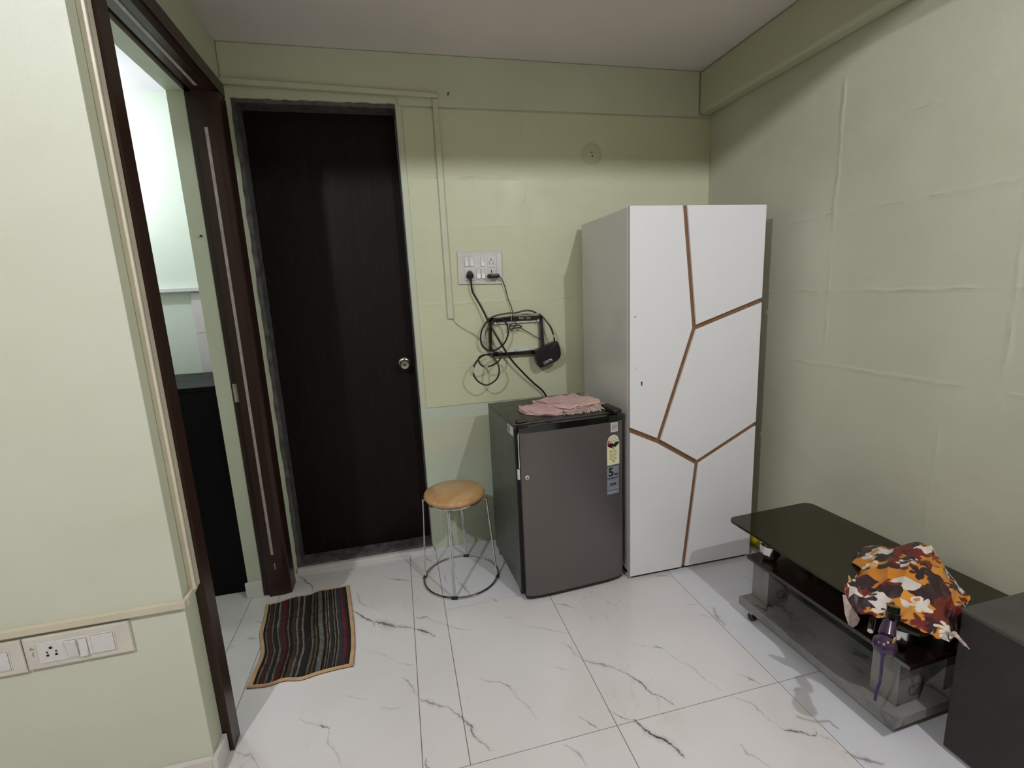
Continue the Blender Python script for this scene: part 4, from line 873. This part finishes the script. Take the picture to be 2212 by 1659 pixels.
for s in seq:
    w = float(s[1:])/tot*W_; n = 46; m_ = 4; bm = bmesh.new(); rows = []
    for i in range(n+1):
        v_ = .012+.965*i/n; row = []
        jl = mnoise.noise(Vector((uu*30, v_*16, 1)))*.008; jr = mnoise.noise(Vector(((uu+w)*30, v_*16, 1)))*.008
        for k in range(m_+1):
            t_ = k/m_; p = mat_pt(min(1, max(0, uu+jl+(w-jl+jr)*t_)), v_)
            p.z += .0062*math.sin(PI*t_)*(.8+.35*mnoise.noise(Vector((uu*50, v_*60, 4)))); row.append(bm.verts.new(p))
        rows.append(row)
    for i in range(n):
        for k in range(m_): bm.faces.new((rows[i][k], rows[i][k+1], rows[i+1][k+1], rows[i+1][k]))
    o_ = build('woven_strip', bm, MM[s[0]], mt, smooth=True)
    uu += w
bm = bmesh.new(); rows = []
for i in range(31):
    rows.append([])
    for k in range(21):
        p = mat_pt(k/20, i/30); rows[-1].append(p)
va = [[bm.verts.new((p.x, p.y, .001)) for p in r2] for r2 in rows]; vb = [[bm.verts.new((p.x, p.y, max(.002, p.z-.001))) for p in r2] for r2 in rows]
for i in range(30):
    for k in range(20):
        bm.faces.new((va[i][k], va[i+1][k], va[i+1][k+1], va[i][k+1])); bm.faces.new((vb[i][k], vb[i][k+1], vb[i+1][k+1], vb[i+1][k]))
edge = [(0, k) for k in range(21)]+[(i, 20) for i in range(1, 31)]+[(30, k) for k in range(19, -1, -1)]+[(i, 0) for i in range(29, 0, -1)]
for (a_, b_) in zip(edge, edge[1:]+edge[:1]): bm.faces.new((va[a_[0]][a_[1]], va[b_[0]][b_[1]], vb[b_[0]][b_[1]], vb[a_[0]][a_[1]]))
build('backing', bm, MM['b'], mt)
M['tan'] = simple('tan_binding_cloth', (196, 160, 124), .85, var=.1, vs=16, bump=.3, bs=200)
def border(f0, f1, n=60):
    bm = bmesh.new(); rows = []
    for i in range(n+1):
        t_ = i/n; p, q_ = mat_pt(*f0(t_)), mat_pt(*f1(t_)); row = []
        for k in range(6):
            s_ = k/5; r_ = p.lerp(q_, s_); r_.z = .0018+max(p.z, q_.z)*(.3 if k in (0,) else 1)+.0055*math.sin(PI*(.1+.8*s_))-.001*(k == 0); row.append(bm.verts.new(r_))
        rows.append(row)
    for i in range(n):
        for k in range(5): bm.faces.new((rows[i][k], rows[i][k+1], rows[i+1][k+1], rows[i+1][k]))
    return build('border', bm, M['tan'], mt, smooth=True)
border(lambda t_: (-.0, t_), lambda t_: (.055, t_)); border(lambda t_: (1.0, t_), lambda t_: (.952, t_))
border(lambda t_: (t_, 1.0), lambda t_: (t_, .958)); border(lambda t_: (t_, 0.0), lambda t_: (t_, .014))

# ---- table with smoked glass top
ang = math.radians(-2.3)    # seen from above the long side leans a little
tb_ = thing('coffee_table', (1.425, 1.0, 0), -ang*0, label='low table with smoked glass top and grey marble base along the right wall', cat='table')
# local frame of the table: x across, y along, rotated about its near left foot
TR = Matrix.Translation((1.438, 1.0, 0)) @ Matrix.Rotation(math.radians(2.3), 4, 'Z')
def T(name, bm, mat, parent=tb_, **k): bm.transform(TR); return build(name, bm, mat, parent, **k)
SW, SL = .455, .685
bm = bmesh.new(); box(bm, 0, SW, 0, SL, .050, .086, b=.001); T('base_slab', bm, M['marble2'])
for (x, y) in ((.06, .05), (.022, SL-.060), (SW-.06, .05), (SW-.06, SL-.045)):
    bm = bmesh.new(); tube(bm, [(x-.011, y, .0175), (x+.011, y, .0175)], .017, 16); w_ = T('caster', bm, M['black'], smooth=True)
    bm = bmesh.new(); box(bm, x-.014, x+.014, y-.012, y+.014, .034, .0498, b=.002); bm.transform(TR); build('caster_bracket', bm, M['steel'], tb_)
PX = (.060, .275); PYs = ((.035, .125), (.585, .675))
for (y0_, y1_) in PYs:
    for x in PX:
        bm = bmesh.new(); box(bm, x, x+.105, y0_, y1_, .0862, .2655, b=.001); T('pillar', bm, M['marble2'])
bm = bmesh.new(); box(bm, .035, SW-.02, -.008, SL+.005, .2658, .2838, b=.002); T('lower_shelf', bm, M['brownboard'])
for (y0_, y1_) in PYs:
    for x in PX:
        cx_, cy_ = x+.045, (y0_+y1_)/2
        bm = bmesh.new(); lathe(bm, [(0, .2842), (.020, .2842), (.032, .291), (.039, .304), (.041, .320), (.041, .352), (.037, .353), (.028, .356), (.028, .408), (.043, .410), (.043, .4168)], (cx_, cy_, 0), 32)
        T('glass_support', bm, M['chrome'], smooth=True)
# glass: rounded corners
def rrect(x0, x1, y0, y1, r_, n=6):
    out = []
    for cx_, cy_, a0 in ((x1-r_, y1-r_, 0), (x0+r_, y1-r_, 90), (x0+r_, y0+r_, 180), (x1-r_, y0+r_, 270)):
        for k in range(n+1):
            a_ = math.radians(a0+90*k/n); out.append((cx_+r_*math.cos(a_), cy_+r_*math.sin(a_)))
    return out
bm = bmesh.new(); prism(bm, [(x, y, .417) for x, y in rrect(0, .470, -.018, .800, .035)], (0, 0, .011), b=.0015)
bm.transform(Matrix.Translation((-.003, -.022, 0)))
T('glass_top', bm, M['glass'], smooth=False)

# ---- floral umbrella, crumpled half open on the glass
um = thing('umbrella', (1.55, 1.08, .43), label='crumpled satin umbrella with orange, white and maroon flowers on the glass table', cat='umbrella')
rows = [[Vector(p) for p in r2] for r2 in D['umb']]
back = [Vector((p.x+.03, p.y+.07, .432)) for p in rows[0]]
for p in rows[0]: p.z = max(p.z, .445)
rows = [back]+rows
under = [Vector((p.x+.05, p.y+.035, max(.4305, p.z-.012))) for p in rows[-1]]
under2 = [Vector((p.x+.10, p.y+.08, .4315)) for p in rows[-1]]
rows += [under, under2]
# densify with Catmull-Rom both ways
R1 = [smoothpath(r2, 6) for r2 in rows]; nc = len(R1[0]); cols_ = [smoothpath([r2[k] for r2 in R1], 6) for k in range(nc)]
bm = bmesh.new(); nr = len(cols_[0]); G_ = []
for k in range(nc):
    G_.append([])
    for j in range(nr):
        p = cols_[k][j].copy()
        hem = max(0, 1-abs(j-30)/10)
        amp = .011 if 8 < j < 30 else .004
        nz = Vector((mnoise.noise(p*14), mnoise.noise(p*14+Vector((5, 0, 0))), mnoise.noise(p*14+Vector((0, 7, 0)))))
        rid = abs(mnoise.noise(Vector((k*.13, j*.05, 3.1))))
        rid2 = 1-abs(math.sin(k*.55+1.6*mnoise.noise(Vector((j*.09, k*.05, 8)))))
        p += nz*amp+Vector((0, 0, (-.022*rid+.013*rid2) if 6 < j < 31 else 0))
        if 1.43 < p.x < 1.90 and p.y > .965: p.z = max(p.z, .4315+.0004*(k % 2))
        G_[-1].append(bm.verts.new(p))
for k in range(nc-1):
    for j in range(nr-1): bm.faces.new((G_[k][j], G_[k+1][j], G_[k+1][j+1], G_[k][j+1]))
cv = build('canopy', bm, M['floral'], um, smooth=True)
sm = cv.modifiers.new('cloth', 'SOLIDIFY'); sm.thickness = .0012; sm.offset = 0
for p in cv.data.polygons: p.use_smooth = True
uD = D['um']
M['flapc'] = M['floral']
bm = bmesh.new(); prism(bm, uD['flap'], (.004, .006, .002), b=.001); build('canopy_flap', bm, M['fringe'], um, smooth=False, label='pale hanging flap of the canopy')
v = Vector
c0, c1, bt, ba = v(uD['collar0']), v(uD['collar1']), v(uD['bodytop']), v(uD['ball'])
bm = bmesh.new(); dd = (c1-c0); tube(bm, [c0-dd*.2, c0+dd*.2, c0+dd*.25, c0+dd*.6, c0+dd*.65, c1], [.017, .017, .020, .019, .016, .013], 20); build('runner', bm, M['blackgloss'], um, smooth=True)
bm = bmesh.new(); dd = ba-bt; tube(bm, [bt-dd*.05, bt+dd*.3, bt+dd*.55, bt+dd*.6], [.016, .020, .022, .018], 20); hd = build('handle', bm, M['purple'], um, smooth=True, label='dark purple handle')
bm = bmesh.new(); bmesh.ops.create_uvsphere(bm, u_segments=28, v_segments=16, radius=.031, matrix=Matrix.Translation(ba)); build('handle_knob', bm, M['purple'], um, smooth=True, label='round dark purple knob of the handle')
bm = bmesh.new(); tube(bm, smoothpath(uD['cord'], 5), [.0055]*3+[.004]*23, 8); build('wrist_cord', bm, M['cordblue'], um, smooth=True)
M['gold'] = simple('gold_trim', (176, 146, 84), .35, .5)
for gp in uD['gold']:
    bm = bmesh.new(); bmesh.ops.create_uvsphere(bm, u_segments=12, v_segments=8, radius=1, matrix=Matrix.Translation(gp) @ Matrix.Rotation(.5, 4, 'Y') @ Matrix.Diagonal((.0055, .0035, .011, 1))); build('gold_inlay', bm, M['gold'], um, smooth=True)
bm = bmesh.new(); np0 = v(uD['nail']); tube(bm, [(np0.x, 2.5195, np0.z), (np0.x, 2.503, np0.z+.001), (np0.x, 2.5025, np0.z+.001)], [.003, .003, .0055], 8); build('wall_nail', bm, M['black'], label='small dark nail in the wall beside the brown door frame', cat='nail')
r0, r1 = v(uD['rib0']), v(uD['rib1']); dd = r1-r0
bm = bmesh.new(); tube(bm, [r0, r1], .0085, 12); rb = build('shaft_end', bm, M['brownboard'], um, smooth=True, label='brown rod end with white tip')
bm = bmesh.new(); tube(bm, [r1+dd*.01, r1+dd*.06], .0078, 12); build('rod_tip', bm, M['print_white'], um)
bm = bmesh.new(); tube(bm, smoothpath(uD['tail'], 4), [.006]*5+[.0045]*5+[.0015]*3, 8); build('rib_tip', bm, M['fringe'], um, smooth=True)
bm = bmesh.new(); tube(bm, uD['tip2'], [.002, .0012], 8); build('rib_tip', bm, M['steel'], um, smooth=True)

# ---- charcoal side unit in the right foreground
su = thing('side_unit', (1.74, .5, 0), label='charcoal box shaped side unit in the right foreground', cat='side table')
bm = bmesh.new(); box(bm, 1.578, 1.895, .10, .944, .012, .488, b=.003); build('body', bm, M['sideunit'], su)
bm = bmesh.new(); box(bm, 1.575, 1.898, .097, .947, .4885, .503, b=.003); build('top', bm, M['sideunit_lit_top'], su)
for (x, y) in ((1.61, .14), (1.61, .90), (1.86, .14), (1.86, .90)):
    bm = bmesh.new(); lathe(bm, [(.016, .0003), (.016, .0118)], (x, y, 0), 14); build('foot', bm, M['black'], su)

# ---- yellow packet behind the table
bm = bmesh.new(); n = 10; G2 = []
for i in range(n+1):
    G2.append([])
    for k in range(n+1):
        s_, t_ = i/n, k/n; e_ = math.sin(PI*s_)**.5*math.sin(PI*t_)**.5 if 0 < s_ < 1 and 0 < t_ < 1 else 0
        G2[-1].append((1.8995, 2.06+.17*s_, .003+.095*t_, e_))
for side in (0, 1):
    vv_ = [[bm.verts.new((p[0]-.004-(.045*p[3]*(.8+.4*mnoise.noise(Vector((p[1]*30, p[2]*30, 0)))) if side else 0), p[1], p[2])) for p in r2] for r2 in G2]
    for i in range(n):
        for k in range(n): bm.faces.new((vv_[i][k], vv_[i+1][k], vv_[i+1][k+1], vv_[i][k+1]))
bmesh.ops.remove_doubles(bm, verts=bm.verts, dist=.0002)
build('plastic_packet', bm, M['yellow'], smooth=True, label='yellow plastic packet on the floor between cabinet and right wall', cat='packet')

# ---- black slab-like cabinet in the kitchen
kc = thing('kitchen_cabinet', (-1.2, 2.87, 0), label='black low cabinet standing inside the kitchen behind the brown door frame', cat='cabinet')
build('body', bx(-1.65, -.885, 2.585, 3.155, .0005, 1.095, b=.003), M['blackboard'], kc)
build('top', bx(-1.66, -.883, 2.580, 3.16, 1.0955, 1.118, b=.003), M['blackboard'], kc)

# ---- back wall: trunking, switch board, cover plate
t = thing('cable_trunking', (-.2, YB, 1.4), label='painted cable trunking running over the dark door and down to the router', cat='cable trunking')
bm = bmesh.new(); prism(bm, [(XL+.001, YB-.0125, 2.516), (.305, YB-.0125, 2.492), (.305, YB-.0125, 2.514), (XL+.001, YB-.0125, 2.540)], (0, -.016, 0), b=.0015)
build('trunking_run', bm, M['trunk_green'], t)
bm = bmesh.new(); prism(bm, [(.279, YB-.006, 2.4905), (.279, YB-.006, 1.372), (.310, YB-.006, 1.370), (.305, YB-.006, 2.4905)], (0, -.015, 0), b=.0015)
bm.verts.ensure_lookup_table(); build('trunking_drop', bm, M['trunk_green'], t)
bm = bmesh.new(); lathe(bm, [(.0045, 0), (.0045, .003), (.002, .02), (.006, .021), (0, .024)], (.358, YB-.037, 2.505), 10, 'y')
build('wall_hook', bm, M['stone'], label='small dark screw hook in the wall above the trunking corner', cat='hook')

def plate_faces(pts, y0, d, b): bm = bmesh.new(); prism(bm, [(p[0], y0, p[1]) for p in pts], (0, d, 0), b=b); return bm
pd_ = D['plate']
sb = thing('switchboard', (.478, YB-.006, 1.55), label='white switchboard with sockets and two black plugs above the router', cat='switchboard')
YS = YB-.0055
build('mounting_plate', plate_faces(pd_['outer'], YS, -.010, .003), M['offwhite'], sb)
build('module_frame', plate_faces(pd_['inner'], YS-.0102, -.003, .001), M['white'], sb)
for (a_, b_) in pd_['sw']:
    x0_, z1_ = a_; x1_, z0_ = b_
    build('gap_shade_plate', bx(x0_-.0016, x1_+.0016, YS-.0136, YS-.0132, z0_-.002, z1_+.0012), M['gap_shade'], sb)  # thin flat plate, added as a shade outline behind the rocker
    bm = bmesh.new(); prism(bm, [(x0_, YS-.0134, z1_), (x0_, YS-.0150, z1_), (x0_, YS-.0165, (z0_+z1_)/2), (x0_, YS-.0215, z0_), (x0_, YS-.0134, z0_)], (x1_-x0_, 0, 0), b=.0006)
    build('rocker_switch', bm, M['white'], sb)
a_, b_ = pd_['sock']
build('socket', bx(a_[0], b_[0], YS-.0165, YS-.0134, b_[1], a_[1], b=.001), M['white'], sb)
sk = build('socket', bx(.518, .561, YS-.0165, YS-.0134, 1.640, 1.700, b=.001), M['white'], sb)
sk2 = build('socket', bx(.518, .561, YS-.0165, YS-.0134, 1.577, 1.636, b=.001), M['white'], sb)
for i, (x, z) in enumerate(pd_['holes']):
    r_ = .0032 if i == 0 else .0024
    if i < 5: bm = bmesh.new(); lathe(bm, [(r_, 0), (r_, .0006), (0, .0006)], (x, YS-.0170, z), 10, 'y'); build('socket_hole', bm, M['hole'], sk)
bm = bmesh.new(); box(bm, .5365, .5415, YS-.0170, YS-.0166, 1.609, 1.627); build('socket_hole', bm, M['hole'], sk2)
build('blank_strip', bx(.574, .5985, YS-.0115, YS-.0102, 1.556, 1.718, b=.0005), M['white'], sb)
# plug with power cable of the refrigerator
x, z = pd_['plug'][0]
x -= .003; z -= .004
pg = thing('power_plug', (x, YS-.02, z), label='black three pin plug at left of the white switchboard, cable leading behind the refrigerator', cat='plug')
out = [(0, .024), (.010, .020), (.018, .002), (.020, -.010), (.013, -.019), (0, -.022), (-.013, -.019), (-.020, -.010), (-.018, .002), (-.010, .020)]
sm_ = smoothpath([(a_, b_, 0) for a_, b_ in out]+[(0, .024, 0)], 4)[:-1]
bm = bmesh.new(); prism(bm, [(x+p.x, YS-.0172, z+p.y) for p in sm_], (0, -.022, 0), b=.004, seg=3); build('plug_body', bm, M['black'], pg, smooth=True)
pc = [Vector((x+.0035, YS-.032, z-.034))]+[Vector(p) for p in D['power_cable'][2:]]
pc[-1].z = .80; pc[-1].y = YB-.022; pc[-1].x = .86
bm = bmesh.new(); tube(bm, [(x+.001, YS-.030, z-.015), (x+.002, YS-.031, z-.026), (x+.004, YS-.033, z-.040)], [.0085, .007, .0055], 10); build('strain_relief', bm, M['black'], pg, smooth=True)
bm = bmesh.new(); tube(bm, smoothpath(pc, 6), .0054, 8); build('power_cable', bm, M['cable'], pg, smooth=True)
# adapter
a_, b_ = pd_['adapter']
ad = thing('power_adapter', ((a_[0]+b_[0])/2, YS-.03, 1.58), label='flat black power adapter plugged in at right of the white switchboard', cat='adapter')
bm = bmesh.new(); prism(bm, [(x_, YS-.0172, z_) for x_, z_ in rrect(.5105, .578, 1.580, 1.604, .011)], (0, -.034, 0), b=.004, seg=3); build('adapter_body', bm, M['black'], ad, smooth=True)
tc = [Vector(p) for p in D['thin_cable']]; tc[0] = Vector((.577, YS-.036, 1.592))
bm = bmesh.new(); tube(bm, smoothpath(tc, 6), .0026, 6); build('adapter_cable', bm, M['cablethin'], ad, smooth=True)
bm = bmesh.new(); tube(bm, smoothpath(D['bundle'], 5), .0030, 6); build('cable_bundle', bm, M['cablethin'], ad, smooth=True)
bm = bmesh.new(); tube(bm, smoothpath(D['thin_cable2'], 5), .0022, 6); build('adapter_cable', bm, M['cablethin'], ad, smooth=True)

# router holder frame
br = D['bracket']
bk = thing('wall_bracket', (.70, YB-.005, 1.12), label='black rectangular wall bracket frame tangled in cables', cat='bracket')
for k, mt_, nm, d_, y_ in (('top', 'black', 'bar', .034, .040), ('bottom', 'black', 'bar', .034, .040), ('left', 'black', 'bar', .034, .040), ('right', 'black', 'bar', .034, .040)):
    pts = [(p[0], YB-y_, p[2]) for p in br[k]]
    build(nm, prism(bmesh.new(), pts, (0, d_, 0), b=.001), M['blackgloss'], bk)
for k in ('ltop', 'lbot', 'lright'):
    pts = [(p[0], YB-.024, p[2]) for p in br[k]]
    build('liner', prism(bmesh.new(), pts, (0, .018, 0), b=.001), M['liner'], bk, label='pale liner strip')
tp = br['top']
def on_top(s_, t_): a_ = v(tp[0]).lerp(v(tp[1]), s_); b_ = v(tp[3]).lerp(v(tp[2]), s_); p = a_.lerp(b_, t_); p.y = YB-.0406; return p
bm = bmesh.new(); rn2 = random.Random(2)
for s_ in [.405]+[.56+.02*k for k in range(11)]:
    if s_ > .41 and rn2.random() < .2: continue
    w_ = .009 if s_ < .41 else rn2.uniform(.004, .010); t0, t1 = (.05, .95) if s_ < .41 else (rn2.uniform(.15, .35), rn2.uniform(.6, .85))
    a_ = on_top(s_, t0); b_ = on_top(s_+w_, t0); c_ = on_top(s_+w_-.004, t1); d_ = on_top(s_-.004, t1); prism(bm, [a_, b_, c_, d_], (0, -.0004, 0))
build('worn_marks', bm, M['liner'], bk, label='worn pale lettering on the top bar')
for (s_, z_) in (((.505), 1.3), ): pass
for p_ in ((br['ltop'][0], .006), (br['ltop'][1], .007), (br['lbot'][1], .008)):
    q_ = v(p_[0]); bm = bmesh.new(); lathe(bm, [(p_[1], 0), (p_[1], .008), (0, .010)], (q_.x, YB-.034, q_.z-.004), 14, 'y'); build('screw_cap', bm, M['liner'], bk, smooth=True)

# router
rt = D['router']
ro = thing('router', (.95, YB-.04, 1.05), label='black rounded router box hanging tilted at the right end of the bracket', cat='router')
ctr = sum((v(p) for p in rt), v((0, 0, 0)))/len(rt)
pts = smoothpath([p for p in rt]+[rt[0]], 4)[:-1]
pts = [(p.x, YB-.088, p.z) for p in pts]
bm = prism(bmesh.new(), pts, (0, .044, 0)); 
bev(bm, [e for e in bm.edges if all(abs(v_.co.y-(YB-.088)) < 1e-5 for v_ in e.verts)], .008, 4)
build('router_body', bm, M['black'], ro, smooth=True)
# direction of the lower edge
A_ = v((0, 0, 0)); e0 = v(rt[9]); e1 = v(rt[7]); an = math.atan2(e1.z-e0.z, e1.x-e0.x)
lt = e0.lerp(e1, .36)+Vector((0, 0, .021)); TM = Matrix.Translation((lt.x, YB-.0884, lt.z)) @ Matrix.Rotation(-an, 4, 'Y') @ Matrix.Rotation(PI/2, 4, 'X')
build('logo_text', text_bm('GTPL', .0195, TM @ Matrix.Translation((.007, 0, 0)), .0003), M['print_white'], ro)
bm = bmesh.new(); tube(bm, [TM @ Vector((x_, y_, 0)) for x_, y_ in ((-.020, .010), (-.026, .004), (-.0285, -.003), (-.026, -.009), (-.021, -.010), (-.018, -.005), (-.020, .000), (-.0225, -.003))], .0011, 6); build('logo_drop', bm, M['print_white'], ro)
build('logo_line', prism(bmesh.new(), [TM @ Vector(p) for p in ((-.014, -.0095, 0), (.020, -.0095, 0), (.020, -.0105, 0), (-.014, -.0105, 0))], (0, -.0003, 0)), M['print_grey'], ro)
# coax cable with its loops
cx_ = thing('coaxial_cable', (.62, YB-.05, 1.0), label='thick black cable arching over the bracket and hanging in loops left of the router', cat='cable')
for (pts_, a_) in ((D['arc_cable'], 0), (D['loop_cable'], 0)):
    bm = bmesh.new(); tube(bm, smoothpath(pts_, 6), .0048, 8); build('cable_length', bm, M['cable'], cx_, smooth=True)
def marks(pts_, spans):
    P_ = smoothpath(pts_, 6); bm = bmesh.new()
    for (i0, i1) in spans: tube(bm, P_[i0:i1], .0052, 8)
    return bm
build('worn_patch', marks(D['arc_cable'], [(139, 142), (162, 165)]), M['cablewhite'], cx_, label='pale worn patch on the cable')
build('worn_patch', marks(D['loop_cable'], [(33, 38), (118, 124)]), M['cablewhite'], cx_, label='pale worn patch on the cable')
e = D['arc_cable'][-1]; pl = v(e); bm = bmesh.new(); tube(bm, [pl, pl+Vector((.002, 0, -.008))], .0055, 10); build('plug', bm, M['steel'], cx_, smooth=True)
bm = bmesh.new(); tube(bm, smoothpath(D['white_cable'], 6), .0038, 6)
P_ = smoothpath(D['white_cable'], 6)
wc = build('telephone_cable', bm, M['cablewhite'], smooth=True, label='thin grimy white cable from the trunking end to the bracket', cat='cable')
# round cover plate
bm = bmesh.new(); lathe(bm, [(.054, 0), (.054, -.003), (.050, -.006), (0, -.007)], (0, 0, 0), 40, 'y'); bm.transform(Matrix.Translation((1.154, YB-.0052, 2.243)))
cp = thing('cover_plate', (1.154, YB-.005, 2.19), label='round painted cover plate high on the back wall', cat='cover plate')
bm2 = bmesh.new(); lathe(bm2, [(.057, 0), (.057, .003), (.052, .006), (0, .007)], (0, 0, 0), 40, 'y'); bm.free()
bm2.transform(Matrix.Translation((1.154, YB-.0052, 2.243))); build('cover_disc', bm2, M['cover'], cp, smooth=True)
for (x, z, s_) in ((1.152, 2.251, .0035), (1.155, 2.231, .0042)):
    bm = bmesh.new(); lathe(bm, [(s_, 0), (s_, .0006), (0, .0006)], (x, YB-.0127, z), 8, 'y'); build('screw_hole', bm, M['hole'], cp)

# ---- near wall switchboards and trunking
np_ = D['nplate']; YW = YN-.0005
def nboard(outer, inner, label, mods, holes):
    t = thing('switchboard', (sum(p[0] for p in outer)/4, YW, .5), label=label, cat='switchboard')
    build('mounting_plate', plate_faces(outer, YW, -.013, .004), M['offwhite'], t)
    build('module_frame', plate_faces(inner, YW-.0132, -.002, .0006), M['white'], t)
    for (x0_, x1_, z0_, z1_, h0, h1) in mods:
        build('gap_shade_plate', bx(x0_-.001, x1_+.001, YW-.0156, YW-.0152, z0_-.001, z1_+.001), M['gap_shade'], t)
        bm = bmesh.new(); prism(bm, [(x0_, YW-.0154, z0_), (x0_, YW-.0154-h0, z0_), (x0_, YW-.0154-h1, z1_), (x0_, YW-.0154, z1_)], (x1_-x0_, 0, 0), b=.0006); build('rocker_switch' if h0 != h1 else 'blank_module', bm, M['white'], t)
    for (x_, z_, r_) in holes:
        bm = bmesh.new(); lathe(bm, [(r_, 0), (r_, .0006), (0, .0006)], (x_, YW-.0160, z_), 12, 'y'); build('socket_hole', bm, M['hole'], t)
    return t
o_ = [(-1.106, .5045), (-.845, .5065), (-.845, .605), (-1.106, .6040)]
i_ = [(-1.0735, .522), (-.8825, .5245), (-.8825, .586), (-1.0735, .587)]
mk = nboard(o_, i_, 'white switchboard on the near left wall with a socket and two switches', [(-1.002, -.9765, .529, .580, .002, .008), (-.970, -.952, .5275, .579, .008, .002), (-.941, -.886, .5265, .583, .0015, .0015)],
       [(-1.040, .568, .0042), (-1.0505, .5555, .0026), (-1.0285, .556, .0026), (-1.0505, .5455, .0036), (-1.0295, .5455, .0036)])
bm = bmesh.new()
for (x0_, x1_, z0_, z1_) in ((-1.0925, -1.0805, .570, .5715), (-1.088, -1.0865, .5715, .577), (-1.086, -1.0845, .548, .561)): box(bm, x0_, x1_, YW-.0142, YW-.0136, z0_, z1_)
build('scratch_mark', bm, M['print_grey'], mk)
o_ = [(-1.42, .5015), (-1.110, .5015), (-1.110, .6035), (-1.42, .6035)]; i_ = [(-1.388, .519), (-1.139, .519), (-1.139, .582), (-1.388, .582)]
nboard(o_, i_, 'white switchboard cut off by the left edge of the photo', [(-1.38, -1.355, .526, .577, .002, .008), (-1.20, -1.142, .523, .579, .0015, .0015)], [])
tk = thing('cable_trunking', (-.9, YN, .6), label='cream cable trunking above the near switchboards, rising beside the brown door frame', cat='cable trunking')
bm = bmesh.new(); box(bm, -2.2, -.690, YN-.0165, YN-.0005, .617, .639, b=.0015); build('trunking_run', bm, M['cream'], tk)
bm = bmesh.new(); prism(bm, [(XL+.0005, YN-.0005, .617), (XL+.0005, YN-.0005, .640), (XL+.0005, 1.575, .650), (XL+.0005, 1.575, .628)], (.013, 0, 0), b=.0015); build('trunking_corner', bm, M['cream'], tk)
bm = bmesh.new(); box(bm, XL+.0005, XL+.020, 1.545, 1.5805, .640, 2.69, b=.0015); build('trunking_riser', bm, M['cream'], tk)
bm = bmesh.new(); box(bm, XL+.0201, XL+.0206, 1.5525, 1.554, .645, 2.69); build('lid_seam', bm, M['print_grey'], tk)
